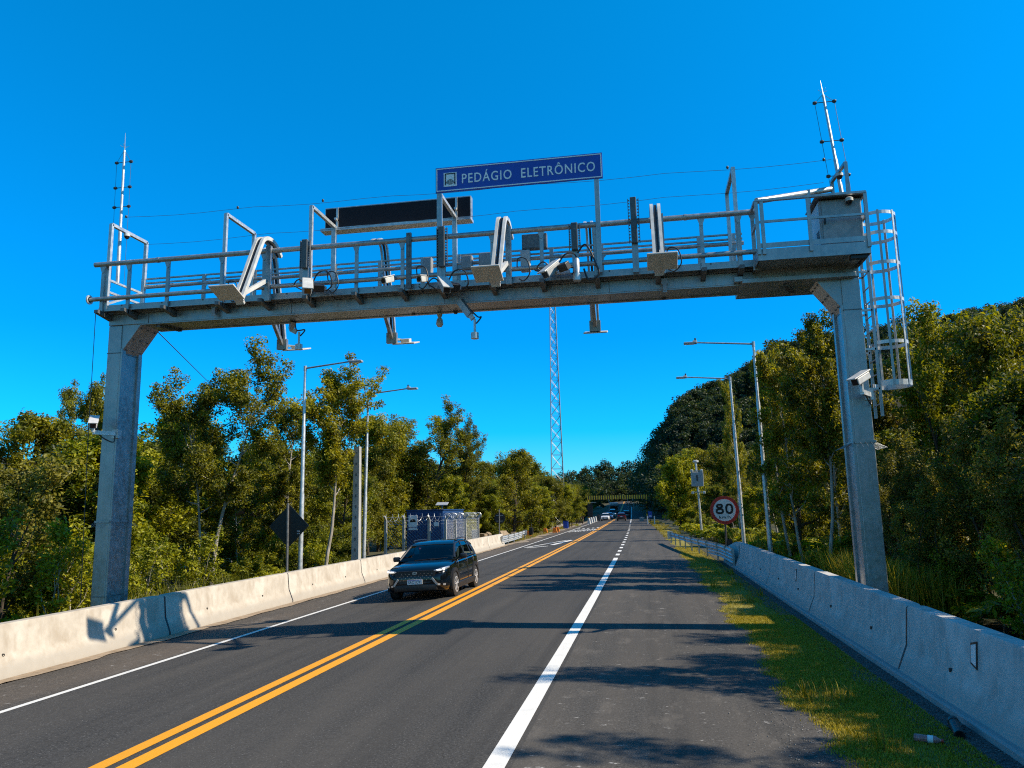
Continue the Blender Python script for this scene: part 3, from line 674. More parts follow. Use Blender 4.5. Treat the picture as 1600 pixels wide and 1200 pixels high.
cb = thing('equipment_cabinet', 'grey equipment cabinet on the platform at the right end of the gantry', 'cabinet', (3.97, 15.5, 7.2))
mb = MB(); mb.bbox((3.97, 15.55, 7.80), (.78, .75, .92), .015); bd = mb.build('body', M['grey_paint'], cb)
mb = MB(); mb.box((3.97, 15.165, 7.80), (.70, .02, .84)); dr = mb.build('door', M['grey_paint'], cb)
mb = MB(); mb.box((3.66, 15.145, 7.82), (.03, .02, .12)); mb.build('handle', M['black_plastic'], dr)
mb = MB(); mb.bbox((3.95, 15.53, 8.30), (.92, .95, .03), .008); mb.build('rain_roof', M['galv_dark'], cb)
mb = MB(); mb.box((3.573, 15.55, 7.80), (.012, .70, .86)); sp = mb.build('sky_lit_side', M['white_paint'], cb)  # white sheet paints the sky-lit pale side onto the grey body
mb = MB()
for k in range(6): mb.box((3.563, 15.38, 7.50+.035*k), (.010, .22, .014))
mb.build('vent_slats', M['black_plastic'], sp)
mb = MB(); mb.box((3.97, 15.5, 7.27), (.7, .6, .15)); mb.build('plinth', M['galv'], cb)

# ------------------------------------------------------------------ toll antennas on curved swing arms
def curve_pts(P, n=8):
    P = [Vector(p) for p in P]; out = []
    for i in range(len(P)-1):
        p0, p1, p2, p3 = P[max(i-1, 0)], P[i], P[i+1], P[min(i+2, len(P)-1)]
        for k in range(n):
            t = k/n; out.append(.5*((2*p1)+(p2-p0)*t+(2*p0-5*p1+4*p2-p3)*t*t+(3*p1-p0-3*p2+p3)*t**3))
    return out+[P[-1]]
def channel(mb, pts, x, w, h):                     # flat bar of width w (x) and depth h following a curve in the y-z plane
    rows = []
    for i, p in enumerate(pts):
        t = (pts[min(i+1, len(pts)-1)]-pts[max(i-1, 0)]).normalized(); nrm = Vector((0, -t.z, t.y))
        rows.append([(x-w/2, p.y+nrm.y*h/2, p.z+nrm.z*h/2), (x+w/2, p.y+nrm.y*h/2, p.z+nrm.z*h/2), (x+w/2, p.y-nrm.y*h/2, p.z-nrm.z*h/2), (x-w/2, p.y-nrm.y*h/2, p.z-nrm.z*h/2)])
    mb.sweep(rows)
def swing_arm(x, label, fwd=1, panel_dx=0.0, post=True, top=8.55, yaw=0, group='toll antenna arms along the front rail'):
    y0 = 15.46 if fwd > 0 else 16.98
    t = thing('toll_antenna_arm', label, 'antenna arm', (x, y0, 7.15), group)
    S = -1 if fwd > 0 else 1
    Yp = lambda d: y0+S*d
    P = [(x, Yp(-.62), top-.24), (x, Yp(-.38), top-.06), (x, Yp(-.1), top), (x, Yp(.18), top-.08), (x, Yp(.36), top-.34), (x, Yp(.72), top-1.06), (x, Yp(1.06), top-1.72)]
    if fwd < 0: P = [(a_, b_, c_+.25) for a_, b_, c_ in P[:4]]+[(x, Yp(.42), 7.95), (x, Yp(.66), 7.25), (x, Yp(.82), 6.55)]
    P = [Vector(p_) for p_ in P]; cp = curve_pts(P)
    for dx in (-.075, .075):
        mb = MB(); channel(mb, cp, x+dx, .062 if fwd > 0 else .05, .085 if fwd > 0 else .07); mb.build('arm', M['white_paint'] if fwd > 0 else M['galv_light'], t, smooth_=True)
    mb = MB(); channel(mb, cp[:-2], x, .05, .04); mb.build('cable_channel', M['black_plastic'], t)
    if post:
        mb = MB(); mb.box((x+.10, y0-S*.0, 7.72), (.12, .09, 1.28)); mb.build('post', M['galv'], t)
    if fwd > 0:
        mb = MB(); mb.bar((x, Yp(1.02), top-1.62), (x+.06, Yp(.06), top-1.02), .075, .085); mb.bar((x, Yp(.95), top-1.78), (x, Yp(1.12), top-1.62), .18, .06); mb.build('brace', M['white_paint'], t)
    else:
        mb = MB(); mb.bar((x, Yp(.80), 6.60), (x, Yp(.05), 7.3), .08, .09); mb.box((x, Yp(.80), 6.62), (.26, .10, .26)); mb.build('brace', M['galv'], t)
    tilt = Matrix.Rotation(R(yaw), 3, 'Z') @ Matrix.Rotation(R(20*S if fwd > 0 else 15), 3, 'X')
    c = Vector((x+panel_dx, Yp(1.42), top-1.66)) if fwd > 0 else Vector((x+panel_dx, Yp(1.0), 6.52))
    mb = MB(); mb.bbox(c, (.56, .50, .035), .012, tilt); pn = mb.build('antenna_panel', M['beige_panel'], t)
    mb = MB(); mb.bbox(c+Vector((0, 0, .06)), (.22, .2, .10), .012, tilt); mb.build('radio_box', M['white_paint'], pn)
    mb = MB(); mb.bar((x, Yp(1.04), top-1.70) if fwd > 0 else (x, Yp(.82), 6.62), c+Vector((0, 0, .06)), .05, .05); mb.build('panel_bracket', M['galv_light'], t)
    return t
swing_arm(-8.27, 'leftmost front toll antenna arm, steep white curved arm holding a flat panel', 1, -.06)
swing_arm(-2.78, 'white curved toll antenna arm with flat panel below the right half of the blue sign', 1, -.08)
swing_arm(.42, 'rightmost front toll antenna arm with a flat panel, right of the tall black antenna box', 1, .05)
swing_arm(-8.95, 'rear white antenna arm hanging behind the beam near the left column', -1, .30, False, group='toll antenna arms on the rear side')
swing_arm(-6.05, 'rear white antenna arm curving down behind the beam under the black display', -1, .30, False, group='toll antenna arms on the rear side')
swing_arm(-1.04, 'rear antenna arm seen end-on below the beam right of the beam centre', -1, 0, False, group='toll antenna arms on the rear side')

# black sector-antenna boxes on posts along the front rail
M['antenna_grey'] = mat_noise('grey_antenna_housing', (.05, .06, .065), (.09, .10, .105), 12, .45)
def antenna_unit(x, z0, z1, label, w=.17):
    t = thing('antenna_box', label, 'antenna', (x, 15.4, 7.15), 'tall dark antenna boxes on the front rail')
    mb = MB(); mb.bbox((x, 15.40, (z0+z1)/2), (w*.8, .10, z1-z0), .015); mb.build('housing', M['antenna_grey'], t)
    mb = MB(); mb.box((x, 15.47, (7.15+z0)/2+.15), (.13, .06, z0-7.15+.3)); mb.build('mounting_post', M['galv'], t)
    mb = MB()
    for s in (-1, 1):
        for k in range(14): mb.box((x+s*(w/2+.010), 15.40, z0+.06+(z1-z0-.12)*k/13), (.03, .03, .016))
        mb.box((x+s*(w/2+.028), 15.42, (z0+z1)/2), (.014, .05, (z1-z0)*.96))
    mb.build('heat_fins', M['galv_dark'], t)
    return t
antenna_unit(-7.28, 7.75, 8.42, 'black antenna box standing left of the black display, left end of its row')
antenna_unit(-4.13, 7.55, 8.46, 'dark antenna box under the left corner of the blue sign')
antenna_unit(-1.26, 7.70, 8.30, 'dark antenna box with a beaded chain, below the right end of the blue sign')
antenna_unit(-.02, 7.75, 8.75, 'tallest dark antenna box, rising above the rail right of the blue sign', .16)
# bare post left of the sign
mb = MB(); mb.box((-5.05+.16, 15.47, 7.78), (.11, .06, 1.25)); mb.box((-5.05+.16, 15.435, 8.1), (.05, .012, .5)); tag(mb.build('rail_post', M['galv_dark']), 'bare dark upright fixed to the front rail, left of the blue sign posts', 'post')
# tilted scanner cameras with lamp boxes
def scanner(x, y, z, yaw, label, flip=1):
    t = thing('scanner_camera', label, 'camera', (x, y, z), 'vehicle scanner cameras along the front rail')
    rot = Matrix.Rotation(R(yaw), 3, 'Z') @ Matrix.Rotation(R(38), 3, 'X')
    c = Vector((x, y, z)); f = lambda a, b, e: c+rot @ Vector((a, b, e))
    mb = MB(); mb.bbox(f(0, -.10, .0), (.17, .46, .15), .015, rot); mb.build('housing', M['grey_paint'], t)
    mb = MB(); mb.bbox(f(0, -.12, .095), (.23, .58, .03), .01, rot); mb.build('sun_shield', M['white_paint'], t)
    mb = MB(); mb.box(f(0, -.335, -.0), (.13, .01, .11), rot); mb.build('lens_window', M['lens'], t)
    mb = MB(); mb.bbox(f(flip*.24, .02, -.05), (.24, .14, .16), .012, rot); lb = mb.build('infrared_lamp', M['black_plastic'], t)
    mb = MB(); mb.bar(c+Vector((0, .02, -.05)), (x, 15.50, z+.05), .06, .06); mb.bar((x-.15, 15.46, z), (x+.3, 15.46, z), .05, .08); mb.build('bracket', M['galv_light'], t)
    pts = curve_pts([c+Vector((.05, .12, .05)), c+Vector((.22*flip, .05, .28)), c+Vector((.42*flip, .12, .30)), c+Vector((.50*flip, .14, .02)), c+Vector((.34*flip, .2, -.10))])
    mb = MB(); mb.tube(pts, .016, 6); mb.tube(curve_pts([c+Vector((-.05, .12, .02)), c+Vector((-.22*flip, .05, .16)), c+Vector((-.36*flip, .1, .06)), c+Vector((-.2*flip, .15, -.05))]), .014, 6); mb.build('cable', M['black_plastic'], t, smooth_=True)
    return t
scanner(-7.08, 15.15, 7.28, 26, 'scanner camera with looped black cable below the leftmost dark antenna box')
scanner(-4.02, 15.12, 7.08, 30, 'scanner camera tilted down on the beam under the left sign post', 1)
scanner(-1.68, 15.12, 7.26, -38, 'scanner camera with white shield tilted left, beside the chained antenna box', 1)
mb = MB(); mb.lathe([(.06, .12), (.06, .42), (.03, .46)], (-1.22, 15.2, 7.0), n=16); mb.lathe([(.085, 0), (.085, .14)], (-1.22, 15.2, 6.98), n=16)
tag(mb.build('cylinder_sensor', M['galv_light'], smooth_=True), 'short white cylinder sensor hanging under the chained antenna box', 'sensor')
mb = MB(); mb.tube(curve_pts([(-1.2, 15.3, 7.6), (-1.02, 15.25, 7.75), (-.82, 15.2, 7.3), (-.78, 15.2, 7.08), (-.98, 15.2, 6.98), (-1.08, 15.3, 7.25)]), .02, 8); mb.tube(curve_pts([(-1.3, 15.3, 7.3), (-1.6, 15.2, 7.28), (-1.85, 15.2, 7.2), (-2.1, 15.3, 7.3)]), .02, 8)
tag(mb.build('cable_loop', M['black_plastic'], smooth_=True), 'thick black cable loops hanging beside the white cylinder sensor', 'cable')
# small bullet cameras
def bullet(x, y, z, yaw, pitch, label, cat='camera', grp='small bullet cameras on the gantry rail', mount=(0, .28, .1), s=1.0):
    t = thing('bullet_camera', label, cat, (x, y, z), grp); rot = Matrix.Rotation(R(yaw), 3, 'Z') @ Matrix.Rotation(R(pitch), 3, 'X'); c = Vector((x, y, z))
    mb = MB(); mb.bbox(c, (.13*s, .34*s, .13*s), .02, rot); mb.build('housing', M['white_paint'], t)
    mb = MB(); mb.bbox(c+rot @ Vector((0, -.03*s, .078*s)), (.16*s, .42*s, .02*s), .005, rot); mb.build('sun_hood', M['white_paint'], t)
    mb = MB(); mb.lathe([(.05*s, 0), (.05*s, .015*s)], c+rot @ Vector((0, -.183*s, 0)), 'Y', 14, rot); mb.build('lens', M['lens'], t)
    mb = MB(); mb.tube([c, c+Vector(mount)*.5+Vector((0, 0, -.04)), c+Vector(mount)], .025*s, 8); mb.build('mount', M['galv_light'], t)
    return t
bullet(-5.29, 15.25, 7.30, -18, 22, 'bullet camera above the beam left of the dark upright post')
bullet(-4.52, 15.25, 7.26, -10, 15, 'bullet camera between the dark upright post and the left sign post')
# flat boxes at the back rail
def rear_box(x, z, w, h, label, mat):
    t = thing('wall_box', label, 'box', (x, 16.8, z-h/2), 'boxes fixed to the rear rail'); mb = MB(); mb.bbox((x, 16.82, z), (w, .16, h), .012); mb.build('body', mat, t)
    mb = MB(); mb.box((x, 16.735, z), (w-.05, .012, h-.05)); mb.build('lid', mat, t); return t
rear_box(-2.3, 8.46, .58, .36, 'dark flat box on the rear rail below the middle of the blue sign', M['galv_dark'])
rear_box(-3.44, 8.06, .34, .44, 'light grey box on the rear rail left of the middle curved arm', M['grey_paint'])
rear_box(-2.52, 8.02, .22, .50, 'narrow light box on the rear rail right of the middle curved arm', M['white_paint'])
rear_box(-3.90, 8.08, .26, .32, 'small grey box on the rear rail right of the left sign post', M['grey_paint'])
rear_box(-7.95, 8.10, .2, .4, 'small light box on the rear rail beside the leftmost curved arm', M['white_paint'])
rear_box(-4.85, 8.06, .22, .42, 'small grey box on the rear rail right of the bare dark upright', M['grey_paint'])
# sensors hanging below the beam
def hanger(p0, p1, p2, label, cab=1):
    t = thing('hanging_sensor', label, 'sensor', p0, 'sensors hanging under the gantry beam')
    mb = MB(); mb.bar(p0, p1, .11, .14); mb.build('arm', M['galv'], t)
    mb = MB(); mb.bar(p1, Vector(p1).lerp(Vector(p2), .62)+Vector((0, 0, .16)), .09, .11); mb.build('forearm', M['white_paint'], t)
    mb = MB(); q = Vector(p2); mb.tube([q+Vector((0, 0, .30)), q], .028, 8); mb.lathe([(.085, -.13), (.085, 0), (.05, .01)], q, n=18); mb.build('sensor_head', M['galv_light'], t, smooth_=True)
    mb = MB(); mb.tube(curve_pts([Vector(p0)+Vector((.06, 0, 0)), Vector(p1)+Vector((.14, 0, -.02)), Vector(p2)+Vector((.14, 0, .34)), q+Vector((.03, 0, .2))]), .016, 6); mb.build('cable', M['black_plastic'], t, smooth_=True)
    return t
hanger((-8.06, 16.5, 6.86), at(455, 515, 16.6), at(467, 538, 16.6), 'white jointed sensor arm hanging below the beam beside the left rear antenna arm')
hanger(at(718, 470, 15.85), at(735, 493, 15.7), at(742, 520, 15.7), 'dark jointed sensor arm hanging below the beam under the left sign post')
t = thing('dome_camera', 'small white dome camera hanging below the beam centre', 'camera', at(687, 488, 16.6)); p = at(687, 488, 16.6)
mb = MB(); mb.lathe([(.02, .0), (.07, -.03), (.05, -.10), (.03, -.12)], p, n=14); mb.build('mount', M['white_paint'], t)
mb = MB(); mb.lathe([(.03, -.11), (.07, -.18), (.085, -.28), (.05, -.34)], p, n=16); mb.build('dome', M['white_paint'], t, smooth_=True)
for k, (px, py, ll) in enumerate([(371, 502, 'left'), (646, 489, 'centre'), (712, 487, 'centre right'), (1037, 464, 'right')]):
    q = at(px, py, 16.55); mb = MB(); mb.box(q+Vector((0, 0, .02)), (.10, .10, .06)); mb.lathe([(.04, -.05), (.05, 0)], q, n=12)
    tag(mb.build('beam_sensor', M['dark_metal']), 'tiny dark sensor bolted under the %s part of the beam' % ll, 'sensor', 'tiny sensors under the beam')
# small white camera brackets on the face of the beam
for px, py, ll in ((336, 478, 'below the leftmost flat panel'), (1038, 440, 'below the rightmost flat panel')):
    q = at(px, py, 15.8); mb = MB(); mb.box(q, (.13, .10, .12)); mb.box(q+Vector((0, -.02, -.13)), (.08, .1, .14)); mb.box(q+Vector((0, -.05, -.22)), (.09, .02, .05))
    tag(mb.build('beam_camera', M['grey_paint']), 'small grey camera on the beam face '+ll, 'camera', 'small cameras on the beam face')

# conduits, cable droops and clamps along the walkway
for z, y, ll in ((7.20, 15.74, 'front edge'),):
    mb = MB()
    for k in range(3): mb.tube([(-12.2+14.5*i/60, y-.026*k, z+.006*k+.014*math.sin(i*1.1+k)) for i in range(61)], .011, 5)
    tag(mb.build('cable_bundle', M['black_plastic']), 'bundle of thin black cables tied along the %s of the gantry walkway' % ll, 'cable')
for x, y0_, y1_, z0_, ll in ((-6.6, 15.4, 15.35, 7.45, 'left of the bullet camera under the black display'), (-4.55, 15.4, 15.3, 7.40, 'left of the left sign post'), (-2.35, 15.4, 15.3, 7.42, 'right of the middle curved arm'), (.75, 15.4, 15.3, 7.4, 'right of the rightmost curved arm'), (-9.0, 15.45, 15.4, 7.42, 'left of the leftmost curved arm')):
    mb = MB(); mb.tube(curve_pts([(x-.16, y0_+.1, z0_), (x-.1, y1_, z0_+.16), (x+.08, y1_, z0_+.12), (x+.14, y1_, z0_-.16), (x, y0_, z0_-.30), (x-.12, y0_+.1, z0_-.22)]), .013, 6)
    tag(mb.build('cable_loop', M['black_plastic'], smooth_=True), 'small black cable loop '+ll, 'cable', 'small cable loops on the front rail')
for x in (-10.9, -6.4, -2.6, .1, 1.6):
    mb = MB(); mb.bbox((x, 16.86, 7.52), (.16, .10, .26), .01); mb.tube([(x, 16.84, 7.4), (x, 16.84, 7.2)], .014, 6)
    part(mb, 'junction_box', M['grey_paint'])
for x in np.arange(-11.9, 2.2, 1.03):
    mb = MB(); mb.bar((x, 15.62, 7.16), (x, 16.9, 7.16), .05, .05); mb.box((x, 15.592, 7.26), (.03, .02, .03)); part(mb, 'deck_joist', M['galv_dark'])

# CCTV cameras on the columns
def column_cam(c, arm_from, yaw, label):
    t = thing('surveillance_camera', label, 'camera', arm_from, 'surveillance cameras on the gantry columns'); rot = Matrix.Rotation(R(yaw), 3, 'Z') @ Matrix.Rotation(R(24), 3, 'X'); c = Vector(c)
    mb = MB(); mb.bbox(c, (.15, .44, .14), .02, rot); mb.build('housing', M['white_paint'], t)
    mb = MB(); mb.bbox(c+rot @ Vector((0, -.04, .09)), (.20, .56, .025), .008, rot); mb.build('sun_hood', M['white_paint'], t)
    mb = MB(); mb.box(c+rot @ Vector((0, -.224, 0)), (.12, .01, .11), rot); mb.build('lens_window', M['lens'], t)
    a = Vector(arm_from); mb = MB(); mb.bar(a, Vector((c.x, c.y, a.z)), .07, .09); mb.bar(a+Vector((0, 0, 0)), a+Vector((.0, .0, .0))+(a-c).normalized()*.0+Vector((0, .12, 0)), .16, .2); mb.tube([Vector((c.x, c.y, a.z)), c], .035, 8); mb.build('bracket', M['galv_light'], t)
    mb = MB(); mb.tube(curve_pts([c+Vector((0, .1, -.05)), c+Vector((.08, .12, -.28)), a+Vector((.0, -.05, -.2)), a+Vector((0, 0, -.02))]), .014, 6); mb.build('cable', M['black_plastic'], t, smooth_=True)
column_cam((-12.28, 15.42, 4.50), (-12.05, 15.84, 4.28), 35, 'white surveillance camera bracketed to the left gantry column')
column_cam((4.12, 15.42, 4.72), (4.36, 15.84, 4.46), -48, 'white surveillance camera bracketed to the right gantry column')
mb = MB(); mb.bar(at(1290, 468, 16.7), at(1303, 498, 16.7), .07, .07); tag(mb.build('tube_light', M['white_paint']), 'white tube fixed under the beam beside the right column', 'lamp')
# dome cameras under the portal frames
for p, ll in (((-12.31, 16.15, 9.18), 'under the portal bar above the left column'), ((4.12, 15.08, 8.16), 'under the cabinet roof at the right end'), ((4.2, 15.9, 9.03), 'under the portal bar at the foot of the right lightning rod')):
    t = thing('dome_camera', 'tiny dome camera '+ll, 'camera', p, 'tiny dome cameras at the gantry ends')
    mb = MB(); mb.lathe([(.05, .08), (.075, .06), (.075, 0)], p, n=16); mb.build('mount', M['white_paint'], t)
    mb = MB(); mb.lathe([(.065, 0), (.05, -.045), (.02, -.065)], p, n=16); mb.build('dome', M['lens'], t, smooth_=True)
# lightning rods with stand-off insulators
def rod(base, top, label, rings):
    t = thing('lightning_rod', label, 'lightning rod', base, 'lightning rods at the gantry ends'); b, e = Vector(base), Vector(top); L = e-b
    mb = MB(); mb.tube([b, b.lerp(e, .35), b.lerp(e, .36), b.lerp(e, .88)], [.045, .042, .034, .028], 8); mb.build('mast', M['galv_light'], t, smooth_=True)
    mb = MB(); mb.tube([b.lerp(e, .87), e], [.014, .004], 6); q = b.lerp(e, .90)
    for a in (0, 90, 180, 270): mb.tube([q, q+Vector((.11*math.cos(R(a+20)), .11*math.sin(R(a+20)), .05))], .004, 4)
    mb.build('air_terminal', M['galv_light'], t)
    side = {-1: [], 1: []}
    for s in rings:
        q = b.lerp(e, s); mb = MB()
        for d in (-1, 1):
            mb.tube([q, q+Vector((d*.20, 0, 0))], .009, 5); mb.lathe([(.028, -.04), (.038, -.015), (.038, .015), (.028, .04)], q+Vector((d*.20, 0, 0)), 'X', 10); side[d].append(q+Vector((d*.20, 0, 0)))
        mb.build('insulator_bracket', M['dark_metal'], t)
    for d in (-1, 1):
        mb = MB(); mb.tube([b+Vector((d*.18, 0, -.1))]+side[d]+[b.lerp(e, .885)], .005, 4); mb.build('down_wire', M['dark_metal'], t)
rod((-12.60, 16.3, 8.05), (-12.66, 16.3, 12.02), 'lightning rod rising from the left end of the gantry', (.50, .63, .80))
rod((4.34, 16.3, 8.6), (4.10, 16.3, 11.42), 'leaning lightning rod rising from the right end of the gantry', (.22, .50, .82))
# thin catenary wires over the walkway
for za, zb, y, ll in ((9.62, 9.46, 16.0, 'upper thin wire strung across the top of the gantry frames'), (9.20, 9.30, 16.8, 'lower thin wire strung across behind the gantry frames')):
    mb = MB(); mb.tube([(-12.3+16.4*k/24, y, za+(zb-za)*k/24-.05*math.sin(math.pi*((k*5/24) % 1))) for k in range(25)], .0042, 4)
    w = mb.build('wire', M['dark_metal']); tag(w, ll, 'wire', 'thin wires above the gantry')
    for x in (-12.25, -9.30, -7.15, 2.0, 3.95):
        mb = MB(); mb.lathe([(.02, -.03), (.03, 0), (.02, .03)], (x, y, za+(zb-za)*(x+12.3)/16.4+.01), 'Z', 8)
        if y < 16.5: mb.build('insulator', M['dark_metal'], w)
mb = MB(); mb.tube([at(246, 518, 16.7), at(420, 690, 110)], .012, 5); tag(mb.build('guy_wire', M['dark_metal']), 'slack dark cable running from the left beam end down into the trees', 'wire')
mb = MB(); mb.tube([(-12.58, 15.6, 7.2), (-12.62, 15.7, 4.0), (-12.60, 15.8, .5)], .008, 5); tag(mb.build('earth_wire', M['dark_metal']), 'thin vertical earth wire beside the left gantry column', 'wire')
# ------------------------------------------------------------------ vehicles
def mat_car(name, c, rough=.12, metal=.0, coat=.6):
    m, n, b = new_mat(name); v = coord(n); f = noise(n, v, 260, 1); g = noise(n, v, 2.2, 4)
    a = ramp(n, f, [(.3, tuple(k*.85 for k in c)), (.7, c)]).outputs[0]
    n.links.new(a, b.inputs['Base Color']); b.inputs['Metallic'].default_value = metal; b.inputs['Coat Weight'].default_value = coat; b.inputs['Coat Roughness'].default_value = .02; b.inputs['Specular IOR Level'].default_value = .35
    rr = ramp(n, g, [(.3, (rough,)*3), (.75, (rough+.10,)*3)]); n.links.new(rr.outputs[0], b.inputs['Roughness']); return m
M['glass'] = mat_car('tinted_window_glass', (.003, .005, .006), .02, 0, 0)
def mat_glass():
    m = bpy.data.materials.new('tinted_window_glass'); m.use_nodes = True; n = m.node_tree; n.nodes.clear(); o = n.nodes.new('ShaderNodeOutputMaterial')
    tr = N(n, 'BsdfTransparent'); tr.inputs[0].default_value = (.30, .38, .38, 1); gl = N(n, 'BsdfGlossy'); gl.inputs['Roughness'].default_value = .02
    f = N(n, 'Fresnel'); f.inputs[0].default_value = 1.45; mx = N(n, 'MixShader'); n.links.new(f.outputs[0], mx.inputs[0]); n.links.new(tr.outputs[0], mx.inputs[1]); n.links.new(gl.outputs[0], mx.inputs[2]); n.links.new(mx.outputs[0], o.inputs[0]); return m
M['cabin_glass'] = mat_glass()
M['cladding'] = mat_noise('black_cladding', (.009, .009, .010), (.018, .018, .018), 40, .55)
M['headlamp'] = mat_car('headlamp_glass', (.55, .57, .60), .08, .6)
M['silver'] = mat_noise('silver_trim', (.5, .5, .51), (.6, .6, .6), 10, .35, .6)
M['tail'] = mat_car('red_tail_lamp', (.45, .012, .01), .1)
M['interior'] = mat_noise('car_interior', (.03, .03, .032), (.05, .05, .05), 8, .8)
def drl_mat():
    m, n, b = new_mat('lit_running_lamp'); v = coord(n); f = noise(n, v, 20, 2)
    b.inputs['Base Color'].default_value = (.9, .92, .95, 1); b.inputs['Emission Color'].default_value = (1, .98, .95, 1); b.inputs['Emission Strength'].default_value = 1.6; return m
M['drl'] = drl_mat()
def lerp(a, b, t): return a+(b-a)*t
def prof_interp(tab, y):
    if y <= tab[0][0]: return tab[0][1]
    for (a, va), (b, vb) in zip(tab, tab[1:]):
        if y <= b:
            t = (y-a)/(b-a); return va+(vb-va)*t
    return tab[-1][1]
def build_car(label, loc, yaw, paint, name='suv', group=None, detail=True, plate='', sL=1, sW=1, sH=1, boxy=False, plate_col='grey'):
    # local frame: nose toward -y, wheels on z = 0
    t = thing(name, label, 'car', loc, group, world_built=False); t.rotation_euler = (0, 0, yaw); t.scale = (sW, sL, sH)
    top = [(-2.23, .66), (-2.20, .74), (-2.10, .86), (-1.9, .945), (-1.5, 1.01), (-1.05, 1.055), (-.5, 1.06), (.5, 1.075), (1.4, 1.10), (1.9, 1.09), (2.12, 1.02), (2.2, .92), (2.23, .80)]
    low = [(-2.23, .44), (-2.18, .30), (-2.0, .23), (-1.7, .22), (1.7, .24), (2.0, .28), (2.18, .38), (2.23, .5)]
    wid = [(-2.23, .60), (-2.19, .72), (-2.08, .82), (-1.85, .885), (-1.4, .905), (-.5, .905), (1.2, .91), (1.75, .90), (2.0, .87), (2.16, .79), (2.23, .66)]
    ys = [-2.23, -2.215, -2.19, -2.14, -2.06, -1.95, -1.8, -1.55, -1.3, -1.05, -.7, -.2, .4, 1.0, 1.4, 1.7, 1.9, 2.05, 2.14, 2.19, 2.215, 2.23]
    mb = MB(); rows = []
    for y in ys:
        zt, zl, w = prof_interp(top, y), prof_interp(low, y), prof_interp(wid, y)
        h = zt-zl; half = [(w*.90, zl), (w*.985, zl+h*.14), (w, zl+h*.36), (w*.985, zl+h*.60), (w*.975, zl+h*.76), (w*.945, zl+h*.90), (w*.86, zl+h*.975), (w*.55, zt+.012), (0, zt+.022)]
        rows.append([(x, y, z) for x, z in half]+[(-x, y, z) for x, z in reversed(half[:-1])])
    mb.sweep(rows); body = mb.build('body', paint, t, smooth_=True)
    # greenhouse: glass hull, roof, pillars
    belt = lambda y: prof_interp(top, y)-.03
    roofz = [(-1.02, 1.07), (-.42, 1.44), (-.12, 1.56), (.35, 1.60), (1.0, 1.585), (1.55, 1.52), (1.80, 1.46), (2.08, 1.13)] if not boxy else [(-1.3, 1.07), (-.75, 1.55), (-.5, 1.72), (.4, 1.78), (1.2, 1.76), (1.9, 1.70), (2.1, 1.4), (2.15, 1.13)]
    rows = []; gy = np.linspace(roofz[0][0], roofz[-1][0], 26)
    def gsec(y, grow=0.0):
        zr = prof_interp(roofz, y); zb = min(belt(y), zr-.01); k = max(0, min(1, (zr-zb)/.5))
        wb = prof_interp(wid, y)*.93+grow; wr = lerp(wb*.985, wb*.76, k)
        return zr, zb, wb, wr
    for y in gy:
        zr, zb, wb, wr = gsec(y)
        half = [(wb, zb-.03), (lerp(wb, wr, .55), lerp(zb, zr, .55)), (wr, lerp(zb, zr, .91)), (wr*.93, zr-.012), (wr*.5, zr), (0, zr+.006)]
        rows.append([(x, y, z) for x, z in half]+[(-x, y, z) for x, z in reversed(half[:-1])])
    mb = MB(); mb.sweep(rows, caps=False); mb.build('window_glass', M['cabin_glass'] if detail else M['glass'], t, smooth_=True)
    if detail:
        mb = MB()
        for sx in (-.38, .38):
            mb.bbox((sx, .42, 1.16), (.46, .12, .42), .05, Matrix.Rotation(R(-12), 3, 'X')); mb.bbox((sx, .48, 1.43), (.24, .08, .15), .03)
        mb.bbox((0, 1.30, 1.16), (1.15, .12, .40), .05)
        for sx in (-.4, 0, .4): mb.bbox((sx, 1.32, 1.40), (.22, .07, .13), .03)
        mb.build('seats', M['grey_paint'], t)
        mb = MB(); mb.bbox((0, -.42, 1.09), (1.35, .45, .10), .04); mb.build('dashboard', M['interior'], t)
        mb = MB(); mb.tube([(.38+.17*math.cos(a), -.12-.05*math.sin(a), 1.18+.15*math.sin(a)) for a in np.linspace(0, 2*math.pi, 20)], .014, 6); mb.build('steering_wheel', M['interior'], t)
        mb = MB(); mb.bbox((0, -.20, 1.47), (.22, .03, .07), .01); mb.build('inner_mirror', M['interior'], t)
    mb = MB(); rows = []
    y0r, y1r = (-.30, 1.84) if not boxy else (-.62, 2.04)
    for y in np.linspace(y0r, y1r, 16):
        zr, zb, wb, wr = gsec(y); e = .012
        half = [(wr+.012, lerp(zb, zr, .86)), (wr+.016, lerp(zb, zr, .92)), (wr*.95, zr+.004), (wr*.5, zr+.014), (0, zr+.020)]
        inn = [(wr*.9, zr-.05)]
        rows.append([(x, y, z) for x, z in half]+[(-x, y, z) for x, z in reversed(half[:-1])])
    mb.sweep(rows, close=True); mb.build('roof', paint, t, smooth_=True)
    for s in (-1, 1):
        mb = MB()
        def edge(y, f, off=.006):
            zr, zb, wb, wr = gsec(y); x = lerp(wb, wr, f/.91) if f < .91 else wr
            return Vector((s*(x+off), y, lerp(zb, zr, f)))
        pts = [Vector((s*(gsec(y)[3]*1.0+.004), y, lerp(gsec(y)[1], gsec(y)[0], .93))) for y in np.linspace(roofz[0][0]+.05, y0r+.1, 6)]
        mb.tube(pts, .034, 6)
        for yb, yt, w_ in ((.28, .36, .07), (1.12, 1.18, .08), (1.62, 1.45, .18)):
            mb.bar(edge(yb, -.02), edge(yt, .9), w_, .014, up=(1, 0, 0)) if False else mb.bar(edge(yb, 0), edge(yt, .88), .016, w_, up=(0, 1, 0))
        mb.build('pillar', M['black_plastic'], t, smooth_=True)
